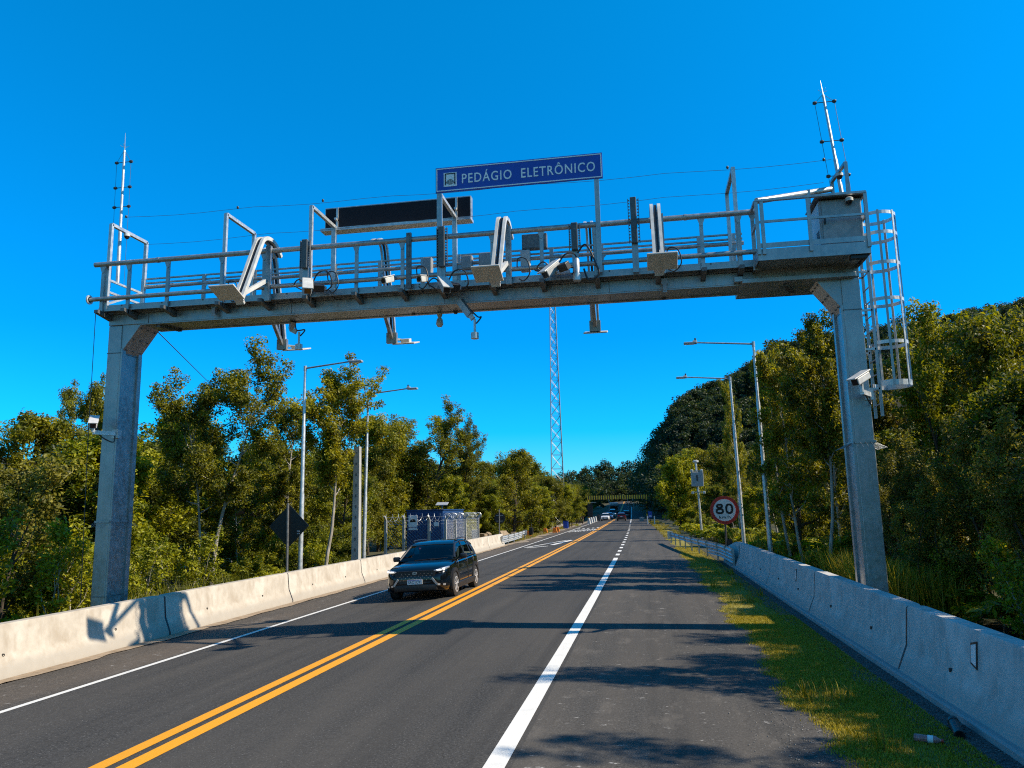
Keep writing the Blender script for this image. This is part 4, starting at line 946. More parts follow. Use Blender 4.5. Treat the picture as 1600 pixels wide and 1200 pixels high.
        if detail:
            mb = MB(); mb.tube([edge(-.75+.1*k, 0.02, .008) for k in range(26)], .012, 4); mb.build('chrome_strip', M['black_plastic'], t)
            mb = MB(); mb.tube(curve_pts([(s*.62, -.05, 1.585), (s*.64, .1, 1.64), (s*.64, 1.2, 1.635), (s*.60, 1.5, 1.55)]), .018, 6); mb.build('roof_rail', M['black_plastic'], t)
            # mirror
            mb = MB(); mb.bbox((s*1.0, -.62, 1.12), (.20, .12, .15), .04); mb.bar((s*.86, -.6, 1.06), (s*.95, -.6, 1.10), .06, .05); mb.build('wing_mirror', M['black_plastic'], t, smooth_=True)
            # door seams and handles
            mb = MB()
            for y in (-.86, .30, 1.16): mb.tube([(s*(prof_interp(wid, y)*k+.003), y+d, z) for k, z, d in ((.985, .34, 0), (1.0, .55, 0), (.985, .78, .0), (.975, .95, .02), (.94, 1.03, .03))], .006, 4)
            mb.build('door_seam', M['sign_black'], t)
            mb = MB()
            for y in (.14, 1.02): mb.bbox((s*.905, y, .92), (.035, .17, .03), .01)
            mb.build('door_handle', paint, t)
        mb = MB(); mb.bbox((s*.895, 0, .30), (.07, 2.3, .17), .02); mb.build('sill', M['cladding'], t)
    # wheels with cladding arches
    for yw in (-1.33, 1.31):
        for s in (-1, 1):
            rot = None; cx = s*.80
            mb = MB(); mb.lathe([(.22, -.115), (.30, -.118), (.335, -.10), (.345, -.06), (.345, .06), (.335, .10), (.30, .118), (.22, .115)], (cx, yw, .345), 'X', 28); w = mb.build('wheel', M['rubber'], t, smooth_=True)
            mb = MB(); fx = cx+s*.112
            mb.lathe([(.225, -.01), (.225, .012), (.205, .012), (.205, -.01)], (fx, yw, .345), 'X', 28); mb.lathe([(.05, -.012), (.05, .014)], (fx, yw, .345), 'X', 12)
            for k in range(5):
                a = 2*math.pi*k/5+.3
                for da in (-.16, .16): mb.bar((fx, yw+.04*math.cos(a), .345+.04*math.sin(a)), (fx, yw+.215*math.cos(a+da), .345+.215*math.sin(a+da)), .02, .036, up=(1, 0, 0))
            mb.build('rim', M['alloy'], w)
            mb = MB(); mb.lathe([(.21, 0), (.21, .004)], (fx-s*.022, yw, .345), 'X', 20); mb.build('brake_disc', M['sign_black'], w)
            mb = MB(); pts = [(yw+r*math.cos(a), .36+r*math.sin(a)) for r, aa in ((.47, np.linspace(-.25, math.pi+.25, 20)), (.365, np.linspace(math.pi+.25, -.25, 20))) for a in aa]
            mb.prism(pts, lambda y, z, x: (x, y, z), s*.86, s*.918); mb.build('wheel_arch', M['cladding'], t)
            mb = MB(); mb.lathe([(.37, -.01), (.37, .01)], (s*.889+0, yw, .36), 'X', 24); mb.build('arch_shadow_gap', M['sign_black'], t)
    # nose
    mb = MB(); mb.prism([(-.58, .80), (-.50, .84), (.50, .84), (.58, .80), (.50, .55), (.40, .49), (-.40, .49), (-.50, .55)], lambda x, z, w: (x, w+.07*abs(x)**2, z), -2.245, -2.15); gr = mb.build('grille', M['cladding'], t)
    if detail:
        mb = MB()
        for r_ in range(4):
            for k in range(9):
                x = (k-4)*.105+(.05 if r_ % 2 else 0); mb.box((x, -2.247+.07*x*x, .58+.058*r_), (.012, .012, .010))
        mb.build('grille_studs', M['silver'], gr)
        mb = MB()
        for rx, rz in ((.065, .043), (.022, .040), (.040, .016)):
            oz = .013 if rx == .040 else 0; n_ = 24
            mb.sweep([[(rx*k1*math.cos(2*math.pi*i/n_), -2.250-yy, .775+oz+rz*k1*math.sin(2*math.pi*i/n_)) for k1, yy in ((1, 0), (1, .008), (.84 if rx > .05 else .72, .008), (.84 if rx > .05 else .72, 0))] for i in range(n_+1)], caps=False)
        mb.build('emblem', M['silver'], gr)
    for s in (-1, 1):
        mb = MB(); rows = []
        for x, zc, h, y in ((.53, .815, .05, -2.19), (.64, .83, .075, -2.165), (.74, .85, .085, -2.115), (.82, .87, .075, -2.01), (.868, .89, .04, -1.84)):
            rows.append([(s*x, y-.028, zc-h/2), (s*x, y-.030, zc+h/2-.012), (s*x, y+.0, zc+h/2), (s*x, y+.04, zc-h/2)])
        mb.sweep(rows); hl = mb.build('headlight', M['headlamp'], t, smooth_=True)
        mb = MB()
        for x, zc, y in ((.66, .835, -2.198),): mb.bbox((s*x, y, zc), (.13, .02, .026), .006)
        mb.bbox((s*.775, -2.12, .852), (.06, .03, .05), .01)
        mb.build('running_lamp', M['drl'], hl)
        # bumper corner trim
        mb = MB(); mb.bar((s*.60, -2.225, .44), (s*.47, -2.25, .62), .05, .035, up=(0, 1, 0)); mb.bar((s*.60, -2.215, .44), (s*.79, -2.08, .42), .05, .07, up=(0, 1, 0)); mb.build('bumper_trim', M['silver'] if detail else M['cladding'], t)
        mb = MB(); mb.lathe([(.05, 0), (.05, .01)], (s*.70, -2.19, .50), 'Y', 12); mb.build('fog_lamp', M['sign_black'], t)
        mb = MB(); mb.bbox((s*.58, 2.17, .98), (.34, .10, .12), .02); mb.build('tail_light', M['tail'], t)
    mb = MB(); mb.bbox((0, -2.19, .37), (1.20, .10, .20), .04); mb.build('lower_bumper', M['sign_black'], t, smooth_=True)
    mb = MB(); mb.bbox((0, 2.19, .45), (1.4, .12, .36), .03); mb.build('rear_bumper', M['cladding'], t, smooth_=True)
    mb = MB(); mb.bbox((0, -2.275, .535), (.42, .014, .135), .005); pl = mb.build('number_plate', M['sign_white'], t)
    if plate:
        mb = MB(); text_mesh(mb, plate, .36, .075, lambda x, y, w: (-.18+x, -2.283-w, .493+y), .001, 1.05); mb.build('plate_lettering', M['sign_black'], pl)
        mb = MB(); mb.box((0, -2.2835, .588), (.41, .002, .022)); mb.build('plate_band', M['sign_blue'], pl)
    mb = MB(); mb.box((0, 2.255, .82), (.4, .012, .13)); mb.build('rear_number_plate', M['sign_white'], t)
    mb = MB(); mb.tube([(-.34, -1.04, 1.075), (.25, -.98, 1.10)], .012, 4); mb.tube([(.12, -1.05, 1.075), (.62, -.93, 1.11)], .012, 4); mb.build('wiper', M['sign_black'], t)
    return t
BLACK = mat_car('black_car_paint', (.0025, .004, .006), .10, 0, .5); WHITE = mat_car('white_car_paint', (.72, .73, .74), .2); BLUE = mat_car('blue_car_paint', (.03, .10, .28), .15)
DRED = mat_car('dark_red_car_paint', (.05, .008, .010), .15); GREEN = mat_car('dark_green_car_paint', (.012, .05, .05), .15)
def on_road(u, Y): return rp(u, Y)
p = on_road(-6.40, 23.35)
suv = build_car('black compact SUV driving toward the camera in the left lane', p, 0, BLACK, 'suv', plate='SRC1C91', sH=.965, sW=1.035)
suv.rotation_euler = (0, R(-2.8), R(.3))
FG = 'cars far away on the road near the striped height bar'
build_car('small white car approaching in the left lane, nearest of the far oncoming cars', on_road(-6.9, 168), R(1), WHITE, 'oncoming_car', FG, False)
build_car('blue car half hidden behind the white approaching car', on_road(-6.5, 182), R(1), BLUE, 'oncoming_car', FG, False)
build_car('white van following the blue car beyond the height bar', on_road(-6.3, 205), R(1), WHITE, 'van', FG, False, sH=1.25, sW=1.05, sL=1.1, boxy=True)
build_car('dark red car seen from behind in the right lane under the height bar', on_road(-3.35, 158), R(181), DRED, 'departing_car', FG, False)
build_car('dark green car ahead of the dark red one in the right lane', on_road(-2.6, 188), R(181), GREEN, 'departing_car', FG, False, sH=1.12, boxy=True)
# far lorry
p = on_road(-6.6, 232); t = thing('lorry', 'far lorry with dark cab and white roof fairing coming down the road', 'lorry', p, FG)
q = lambda x, y, z: Vector((p.x+x, p.y+y, p.z+z))
mb = MB(); mb.bbox(q(0, 0, 1.75), (2.3, 2.0, 2.1), .12); mb.build('cab', GREEN, t, smooth_=True)
mb = MB(); mb.bbox(q(0, -1.0, 2.1), (2.0, .06, .8), .02); mb.build('windscreen', M['glass'], t)
mb = MB(); mb.bbox(q(0, .2, 3.35), (2.4, 1.2, .45), .1); mb.build('roof_fairing', WHITE, t)
mb = MB(); mb.bbox(q(0, 5.0, 2.1), (2.45, 7.4, 2.3), .05); mb.build('cargo_box', WHITE, t)
mb = MB(); mb.bbox(q(0, -1.02, .75), (2.3, .2, .4), .04); mb.build('bumper', M['cladding'], t)
for x in (-.95, .95):
    for y in (-.1, 6.5, 7.6):
        mb = MB(); mb.lathe([(.3, -.14), (.48, -.14), (.5, -.1), (.5, .1), (.48, .14), (.3, .14)], q(x, y, .5), 'X', 18); w = mb.build('wheel', M['rubber'], t)
    mb = MB(); mb.box(q(x*.95, -1.06, 1.05), (.3, .04, .18)); mb.build('headlight', M['headlamp'], t)

# ------------------------------------------------------------------ street lamps
def lamp(base, H, arm_x, label, tilt=0.0):
    b = Vector(base); t = thing('street_lamp', label, 'street lamp', b, 'galvanised street lamps along the road'); e = b+Vector((tilt, 0, H))
    mb = MB(); mb.tube([b, b.lerp(e, .45), b.lerp(e, .46), b.lerp(e, .74), b.lerp(e, .75), e], [.085, .082, .068, .066, .052, .048], 12); mb.build('pole', M['galv_light'], t, smooth_=True)
    a = e+Vector((arm_x, 0, .13)); sg_ = math.copysign(1, arm_x)
    mb = MB(); mb.tube([e+Vector((0, 0, -.04)), a], [.034, .028], 8); mb.tube([e+Vector((0, 0, -.14)), e+Vector((0, 0, .05))], .06, 10); mb.build('arm', M['galv'], t)
    mb = MB(); mb.bbox(a+Vector((sg_*.22, 0, -.01)), (.50, .22, .07), .02); mb.bbox(a+Vector((sg_*.05, 0, .05)), (.16, .12, .08), .02); hd = mb.build('lamp_head', M['grey_paint'], t)
    mb = MB(); mb.lathe([(.035, 0), (.035, .08), (.02, .09)], a+Vector((sg_*.03, 0, .09)), n=10); mb.build('photocell', M['black_plastic'], hd)
    mb = MB(); mb.box(a+Vector((sg_*.26, 0, -.05)), (.36, .17, .015)); mb.build('lens', M['sign_white'], hd)
    return t
lamp((4.30, 29.6, -.30), 8.75, -2.1, 'nearer of the two right street lamps, tall pole behind the concrete barrier', -.10)
lamp((4.22, 36.8, -.30), 8.62, -2.0, 'farther of the two right street lamps, beside the round speed sign', -.16)
lamp((-12.30, 26.3, -.75), 8.50, 1.75, 'left street lamp rising behind the dark diamond sign')
lamp((-12.44, 32.9, -.75), 8.50, 1.85, 'left street lamp standing against the square concrete pole', .14)
# square concrete pole
t = thing('concrete_pole', 'square concrete pole with small recesses behind the left barrier', 'pole', (-12.5, 32.2, -.8))
mb = MB(); mb.sweep([[(-12.5+a*w, 32.2+b*w, z) for a, b in ((-1, -1), (1, -1), (1, 1), (-1, 1))] for z, w in ((-.8, .17), (5.27, .125))]); mb.build('shaft', M['pole_concrete'], t)
mb = MB()
for k in range(12): mb.box((-12.5, 32.2-.158+.045*k/14*1.15, -.1+.46*k), (.075, .02, .13))
mb.build('recess', M['galv_dark'], t)
# diamond sign seen from behind
t = thing('diamond_sign', 'dark back of a diamond warning sign on a thin post behind the left barrier', 'sign', (-12.2, 25.1, -.75))
mb = MB(); mb.tube([(-12.2, 25.1, -.75), (-12.25, 25.1, 2.76)], .045, 10); mb.build('post', M['galv_dark'], t)
mb = MB(); c = Vector((-12.22, 25.16, 1.98)); h_ = .73; mb.prism([(c.x-h_, c.z), (c.x, c.z+h_), (c.x+h_, c.z), (c.x, c.z-h_)], lambda a, b, w: (a, w, b), 25.15, 25.175); pn = mb.build('panel', M['sign_black'], t)
mb = MB(); mb.box((-11.86, 25.146, 1.72), (.10, .006, .04)); mb.box((-11.86, 25.146, 1.80), (.10, .006, .05)); mb.build('sticker', M['grey_paint'], pn)
# round sign seen from behind
t = thing('round_sign', 'black back of a round sign beyond the left fence', 'sign', (-13.5, 70, -.8))
mb = MB(); mb.tube([(-13.5, 70, -.8), (-13.46, 70, 2.5)], .06, 8); mb.build('post', M['galv_dark'], t)
mb = MB(); mb.lathe([(.50, -.012), (.50, .012)], (-13.44, 70.09, 1.72), 'Y', 32); mb.build('panel', M['sign_black'], t)
mb = MB(); mb.box((-13.44, 70.06, 1.95), (.6, .02, .05)); mb.box((-13.44, 70.06, 1.45), (.6, .02, .05)); mb.build('brace', M['galv'], t)
# 80 km/h sign
sc_ = at(1132, 797, 39.0); r80 = .68
t = thing('speed_sign', 'round white speed sign with red ring reading 80 km/h', 'sign', (sc_.x, 39.0, -.3))
mb = MB(); mb.tube([(sc_.x, 39.06, -.3), (sc_.x, 39.06, sc_.z+.3)], .05, 10); mb.build('post', M['dark_metal'], t)
mb = MB(); mb.lathe([(r80, -.01), (r80, .01)], (sc_.x, 39.0, sc_.z), 'Y', 48); pn = mb.build('panel', M['sign_red'], t)
mb = MB(); mb.lathe([(r80*.775, -.003), (r80*.775, .003)], (sc_.x, 38.985, sc_.z), 'Y', 48); wh = mb.build('white_disc', M['sign_white'], pn)
def digit(mb, cx, cz, w, h, th, holes):
    # ring shapes built from ellipses
    for (oz, hh, ww) in holes:
        n_ = 28
        mb.sweep([[(cx+(ww*k1)*math.copysign(abs(math.cos(a))**.8, math.cos(a)), yy, cz+oz+(hh-(ww-ww*k1))*math.copysign(abs(math.sin(a))**.8, math.sin(a))) for k1, yy in ((1, 38.980), (1, 38.975), (1-th/ww, 38.975), (1-th/ww, 38.980))] for a in np.linspace(0, 2*math.pi, n_+1)], caps=False)
mb = MB(); digit(mb, sc_.x-.225, sc_.z+.06, .36, .44, .095, [(-.105, .145, .195), (.135, .115, .165)]); digit(mb, sc_.x+.225, sc_.z+.06, .36, .44, .095, [(0, .25, .185)])
text_mesh(mb, 'km/h', .54, .14, lambda x, y, w: (sc_.x-.27+x, 38.977-w, sc_.z-.40+y), .001, 1.1)
mb.build('lettering', M['sign_black'], pn)
# camera pole on the right
b = Vector((4.0, 62.0, -.35)); tp = at(1087, 722, 62.0)
t = thing('camera_pole', 'slim steel pole with cameras and a metal box left of the speed sign', 'pole', b)
tip = Vector((tp.x, 62, tp.z)); mb = MB(); mb.tube([b, tip], [.095, .075], 10); mb.build('pole', M['galv_light'], t)
def along(z): return b.lerp(tip, (z-b.z)/(tip.z-b.z))
q = along(at(1088, 749, 62).z); mb = MB(); mb.bbox(q+Vector((0, -.22, 0)), (.92, .3, 1.12), .03); bx_ = mb.build('cabinet', M['grey_paint'], t)
mb = MB(); mb.bbox(q+Vector((-.02, -.39, .1)), (.12, .04, .45), .01); mb.build('pole_strap', M['dark_metal'], bx_)
q = along(tip.z-.05); mb = MB(); mb.lathe([(.16, 0), (.22, .05), (.22, .16), (.10, .2)], q, n=16); mb.build('top_camera', M['white_paint'], t)
for z_, w_ in ((tip.z-.7, .42), (at(1089, 769, 62).z, .48)):
    q = along(z_); mb = MB(); mb.box(q+Vector((0, -.1, 0)), (w_*2, .08, .07)); mb.build('cross_arm', M['galv'], t)
    for s in (-1, 1):
        mb = MB(); mb.bbox(q+Vector((s*w_*.9, -.2, .02 if z_ > 4 else -.04)), (.18, .34, .2), .03); mb.build('camera', M['white_paint'], t)

# ------------------------------------------------------------------ fenced equipment container on the left
ct = thing('equipment_container', 'blue steel equipment container standing inside the barbed fence', 'container', (-16.15, 55.2, -.85))
mb = MB(); mb.bbox((-16.15, 58.3, .85), (2.75, 6.4, 3.3), .03); bd = mb.build('body', M['container_blue'], ct)
mb = MB()
for k in range(14): mb.box((-17.4+.19*k, 55.09, .85), (.09, .05, 2.9))
for k in range(28): mb.box((-14.765, 55.3+.22*k, .85), (.05, .11, 2.9))
mb.build('corrugation', M['container_blue'], ct)
mb = MB(); mb.box((-16.15, 58.3, 2.53), (2.85, 6.5, .07)); mb.build('roof_edge', M['container_blue'], ct)
mb = MB(); mb.box((-15.3, 55.04, 1.0), (.85, .05, 2.0)); dr = mb.build('door', M['container_blue'], ct); mb = MB(); mb.box((-15.62, 55.0, 1.0), (.05, .04, .2)); mb.build('handle', M['galv'], dr)
mb = MB(); mb.box((-15.25, 55.005, 1.50), (.36, .012, .30)); mb.build('notice', M['sign_white'], ct)
mb = MB(); mb.tube([(-15.4, 57.2, 2.55), (-15.4, 57.2, 2.9)], .04, 8); mb.bbox((-15.4, 57.2, 2.98), (.9, .6, .05), .01, Matrix.Rotation(R(20), 3, 'X')); mb.build('solar_panel', M['grey_paint'], ct)
fx0, fx1, fy0, fy1 = -17.95, -13.7, 51.7, 62.0
fp = thing('security_fence', 'chain-link security fence with bent concrete posts and barbed coils round the container', 'fence', (-14, 50, -.85))
posts = [(fx1, y) for y in (51.7, 54.4, 57.5, 62.0)]+[(x, fy0) for x in (-14.85, -16.65, -17.95)]+[(x, fy1) for x in (-15.3, -16.9)]
for x, y in posts:
    o = Vector((.26, 0, .30)) if abs(x-fx1) < .01 else Vector((0, -.26 if y == fy0 else .26, .30))
    mb = MB(); mb.bar((x, y, -.85), (x, y, 1.88), .17, .17, up=(0, 1, 0)); mb.bar((x, y, 1.84), Vector((x, y, 1.84))+o, .13, .13, up=(0, 1, 0)); mb.build('fence_post', M['pole_concrete'], fp)
mb = MB(); mb.bar((fx1, fy0, .2), (fx1+.0, fy0+1.6, -.8), .09, .09); mb.bar((fx1, fy1, .2), (fx1, fy1-1.6, -.8), .09, .09); mb.bar((fx1-1.5, fy0, -.8), (fx1-.1, fy0, .6), .09, .09); mb.build('raking_strut', M['pole_concrete'], fp)
def chain(mb, p, q, z0, z1, step=.24):
    p, q = Vector(p), Vector(q); L = (q-p).length; d = (q-p)/L; H = z1-z0; k = -H
    while k < L:
        for sgn in (1, -1):
            a, b_ = (k, k+H); za, zb = (z0, z1) if sgn > 0 else (z1, z0)
            if a < 0: za += sgn*(-a); a = 0
            if b_ > L: zb -= sgn*(b_-L); b_ = L
            if b_ > a: mb.tube([p+d*a+Vector((0, 0, za)), p+d*b_+Vector((0, 0, zb))], .005, 3, cap=False)
        k += step
mb = MB(); chain(mb, (fx1, fy0, 0), (fx1, fy1, 0), -.7, 1.8); chain(mb, (fx0, fy0, 0), (fx1, fy0, 0), -.7, 1.8); mb.build('chain_link_mesh', M['galv'], fp)
mb = MB()
for (p_, q_, o) in (((fx1, fy0), (fx1, fy1), Vector((.13, 0, 0))), ((fx0, fy0), (fx1, fy0), Vector((0, -.13, 0)))):
    p3, q3 = Vector((*p_, 2.05))+o, Vector((*q_, 2.05))+o; L = (q3-p3).length; d = (q3-p3)/L; side = Vector((-d.y, d.x, 0)); n_ = int(L/.42)
    pts = [p3+d*(L*i/(n_*12))+side*(.24*math.cos(2*math.pi*i/12))+Vector((0, 0, .24*math.sin(2*math.pi*i/12))) for i in range(n_*12+1)]
    mb.tube(pts, .012, 3, cap=False)
    for z in (1.5, 1.72, 1.98): mb.tube([p3+Vector((0, 0, z-1.98)), q3+Vector((0, 0, z-1.98))], .008, 3, cap=False)
mb.build('barbed_coil', M['galv_light'], fp)
t = thing('fence_notice', 'white notice board with a black symbol hung on the fence left of the container', 'sign', (-16.3, 51.5, .9))
mb = MB(); mb.bbox((-15.95, 51.55, 1.78), (.62, .03, .78), .006); mb.build('panel', M['sign_white'], t)
mb = MB(); mb.prism([(-16.15, 1.72), (-15.75, 1.72), (-15.75, 1.80), (-15.84, 1.91), (-16.06, 1.91), (-16.15, 1.80)], lambda a, b_, w: (a, w, b_), 51.525, 51.533); mb.build('symbol', M['sign_black'], t)
mb = MB(); mb.bbox((-15.95, 51.55, 1.26), (.62, .03, .16), .006); mb.build('lower_panel', M['sign_white'], t)
# white cabinet at the far end of the fence
t = thing('utility_box', 'small white utility box beyond the far end of the fence', 'box', (-14.4, 64, -.85)); mb = MB(); mb.bbox((-14.4, 64, .0), (.5, .4, 1.7), .02); mb.build('body', M['white_paint'], t); mb = MB(); mb.box((-14.4, 63.79, .1), (.42, .02, 1.3)); mb.build('door', M['white_paint'], t)
t = thing('rubble_pile', 'pale heap of rubble behind the left guardrail', 'rubble', (-17, 78, -.85))
mb = MB()
for k in range(26):
    mb.bbox((-17+rng.normal(0, 1.3), 78+rng.normal(0, 2), -.6+abs(rng.normal(0, .35))), tuple(rng.uniform(.3, .9, 3)), .05, Matrix.Rotation(rng.uniform(0, 3), 3, 'Z') @ Matrix.Rotation(rng.uniform(0, 1), 3, 'X'))
mb.build('stones', DUST, t)

# ------------------------------------------------------------------ lattice tower
TWX, TWY = -14.9, 130.0
M['tower_steel'] = mat_galv('tower_steel', .72, .5, .5)
tw = thing('lattice_tower', 'tall tapering steel lattice tower behind the left trees', 'tower', (TWX, TWY, -.8))
levels = [0]; z = 0; H = 47.6
while z < H-1.2: z += 2.6*(1-z/H*.45); levels.append(min(z, H))
W0, W1 = 2.25, .62
def corner(k, z):
    w = lerp(W0, W1, min(1, z/H)); a = R(45+8+90*k); return Vector((TWX+w*.72*math.cos(a)+.0, TWY+w*.72*math.sin(a), z-.8))
for k in range(4):
    mb = MB(); mb.tube([corner(k, z) for z in levels], .075, 6); mb.build('leg', M['tower_steel'], tw)
for k in range(4):
    mb = MB()
    for a, b_ in zip(levels, levels[1:]):
        mb.tube([corner(k, a), corner((k+1) % 4, b_)], .030, 4); mb.tube([corner((k+1) % 4, a), corner(k, b_)], .030, 4); mb.tube([corner(k, b_), corner((k+1) % 4, b_)], .026, 4)
    mb.build('bracing', M['tower_steel'], tw)
# ------------------------------------------------------------------ far road furniture
hb = thing('height_bar', 'yellow and black striped height bar spanning the far road', 'height bar', rp(-9, 180))
x0, x1 = at(917, 778, 180).x, at(1011, 776, 180).x; zb = 4.55; z1_ = 5.45
n_ = 51; w_ = (x1-x0)/n_
for nm, par, mt in (('yellow_stripe', 0, M['yellow_board']), ('black_stripe', 1, M['brown_board'])):
    mb = MB()
    for k in range(n_):
        if k % 2 == par: mb.box((x0+w_*(k+.5), 180, (zb+z1_)/2), (w_-.004, .2, z1_-zb))
    mb.build(nm, mt, hb)
for x in (x0+.2, x1-.2):
    mb = MB(); mb.box((x, 180.25, (gz(x, 180)+z1_)/2), (.30, .3, z1_-gz(x, 180))); mb.build('post', M['yellow_board'], hb)
    mb = MB()
    for k in range(5): mb.box((x, 180.24, gz(x, 180)+.5+k*.9), (.31, .31, .42))
    mb.build('post_stripe', M['brown_board'], hb)
p0 = at(921.5, 812, 172); t = thing('dark_board', 'tall dark rectangular sign board beside the left post of the height bar', 'sign', (p0.x, 172, gz(p0.x, 172)))
mb = MB(); a, b_ = at(917.5, 786, 172), at(926.5, 808, 172); mb.bbox(((a.x+b_.x)/2, 172, (a.z+b_.z)/2), (b_.x-a.x, .12, a.z-b_.z), .02); mb.build('panel', M['sign_black'], t)
mb = MB(); mb.box(((a.x+b_.x)/2+.2, 172, a.z+.1), (b_.x-a.x+1.2, .14, .12)); mb.box(((a.x+b_.x)/2, 172.1, b_.z/2), (.15, .12, abs(b_.z)+.3)); mb.build('frame', M['galv'], t)
for k in range(4):
    q = at(920.5+3.4*k, 818-1.3*k, 135+10*k); q.z = gz(q.x, q.y)
    mb = MB(); mb.sweep([[(q.x-.28, q.y+s, q.z), (q.x+.28, q.y+s, q.z), (q.x+.10, q.y+s, q.z+1.0), (q.x-.10, q.y+s, q.z+1.0)] for s in (-.95, .95)])
    mb.box((q.x, q.y, q.z+1.02), (.16, 1.7, .05))
    tag(mb.build('plastic_barrier', M['white_paint']), 'white plastic barrier on the far left verge, %s in its row' % ['nearest', 'second nearest', 'third nearest', 'farthest'][k], 'barrier', 'white plastic barriers by the height bar')
t = thing('dark_signboard', 'wide dark signboard on a post before the height bar', 'sign', (at(894, 806, 120).x, 120, gz(-13, 120)))
a, b_ = at(885, 802, 120), at(901, 808, 120); mb = MB(); mb.bbox(((a.x+b_.x)/2, 120, (a.z+b_.z)/2), (b_.x-a.x, .08, a.z-b_.z), .02); mb.box(((a.x+b_.x)/2-.1, 120.0, a.z+.2), (.5, .07, .5)); mb.build('panel', M['sign_black'], t)
mb = MB(); mb.tube([((a.x+b_.x)/2, 120.08, -.9), ((a.x+b_.x)/2, 120.08, a.z+.5)], .08, 8); mb.build('post', M['brown_board'], t)
q = at(905.5, 818, 128); mb = MB(); mb.bbox((q.x, 128, q.z+.6), (1.3, .5, 1.0), .03); mb.box((q.x-.5, 128, q.z+.1), (.1, .4, .3)); mb.box((q.x+.5, 128, q.z+.1), (.1, .4, .3)); tag(mb.build('brown_box', M['brown_board']), 'low brown box right of the wide dark signboard', 'box')
q = at(935.5, 814, 158); mb = MB(); mb.bbox((q.x, 158, q.z+.62), (.62, .5, 1.2), .04); mb.box((q.x, 158, q.z+1.26), (.7, .56, .08)); tag(mb.build('green_bin', M['dark_metal']), 'dark green bin at the end of the white plastic barriers', 'bin')
q = at(830, 836, 84); t = thing('bin_post', 'dark bin below a thin dark post on the left verge', 'bin', (q.x, 84, gz(q.x, 84)))
mb = MB(); mb.bbox((q.x, 84, gz(q.x, 84)+.45), (.45, .4, .8), .05); mb.build('bin', M['sign_black'], t); mb = MB(); mb.tube([(q.x, 84.3, gz(q.x, 84)), (q.x, 84.3, 1.9)], .05, 6); mb.build('post', M['dark_metal'], t)
for px, py, Y, ll in ((867, 831, 90, 'orange plastic barrier wing by the big verge tree'), (871, 829, 93, 'orange plastic barrier lying behind the first orange one'), (852, 830, 90, 'small orange barrier left of the verge tree'), (826, 833, 86, 'orange barrier beside the dark bin')):
    q = at(px, py, Y); g = gz(q.x, Y); mb = MB(); mb.sweep([[(q.x-.3, Y+s, g), (q.x+.3, Y+s, g), (q.x+.16, Y+s, g+.5), (q.x-.16, Y+s, g+.5)] for s in (-.18, .18)]); mb.box((q.x, Y, g+.54), (.38, .28, .07)); tag(mb.build('orange_barrier', M['orange']), ll, 'barrier', 'orange barriers under the left trees')
q = at(884, 822, 110); mb = MB(); mb.bbox((q.x, 110, gz(q.x, 110)+.5), (.7, .5, 1.0), .05); mb.box((q.x, 110, gz(q.x, 110)+1.04), (.8, .6, .06)); tag(mb.build('blue_bin', M['sign_blue']), 'small blue bin at the foot of the lattice tower', 'bin')
# right side far signs
p0 = at(1016, 807, 128); t = thing('blue_sign', 'small blue sign on the far right verge', 'sign', (p0.x, 128, gz(p0.x, 128)))
mb = MB(); mb.bbox((p0.x, 128, p0.z+.3), (.62, .05, 1.0), .02); pn = mb.build('panel', M['sign_blue'], t); mb = MB(); mb.box((p0.x, 127.97, p0.z+.12), (.4, .012, .1)); mb.box((p0.x, 127.97, p0.z-.02), (.4, .012, .08)); mb.build('lettering_band', M['sign_white'], pn)
mb = MB(); mb.tube([(p0.x, 128.06, gz(p0.x, 128)), (p0.x, 128.06, p0.z+.7)], .05, 6); mb.build('post', M['dark_metal'], t)
for px, py, Y, ll in ((1012, 817, 118, 'white and dark banded marker post left of the far blue sign'), (1023, 818, 112, 'white marker post right of the far blue sign')):
    q = at(px, py, Y); g = gz(q.x, Y); mb = MB(); mb.bbox((q.x, Y, g+.6), (.16, .12, 1.2), .02); mb.box((q.x, Y, g+1.23), (.18, .14, .06)); tag(mb.build('marker_post', M['sign_white']), ll, 'post', 'marker posts on the far right verge')
q = at(1003, 814, 150); t = thing('pale_culvert', 'small pale concrete block at the far right road edge', 'block', (q.x, 150, gz(q.x, 150))); mb = MB(); mb.bbox((q.x, 150, gz(q.x, 150)+.35), (.9, 1.6, .7), .1); mb.build('body', M['pole_concrete'], t)
for px, Y, top in ((981, 262, 783), (989, 235, 781), (951.5, 215, 781)):
    q = at(px, top, Y); g = gz(q.x, Y); t = thing('distant_lamp', 'thin distant lamp post beyond the height bar, %s' % {981: 'middle one', 989: 'right one', 951.5: 'left one'}[px], 'street lamp', (q.x, Y, g), 'distant lamp posts beyond the height bar'); mb = MB(); mb.tube([(q.x, Y, g), (q.x, Y, max(q.z, g+5))], .10, 6); mb.build('pole', M['galv_light'], t); mb = MB(); mb.tube([(q.x, Y, max(q.z, g+5)), (q.x-1.4, Y, max(q.z, g+5)+.15)], .06, 5); mb.build('arm', M['galv_light'], t)
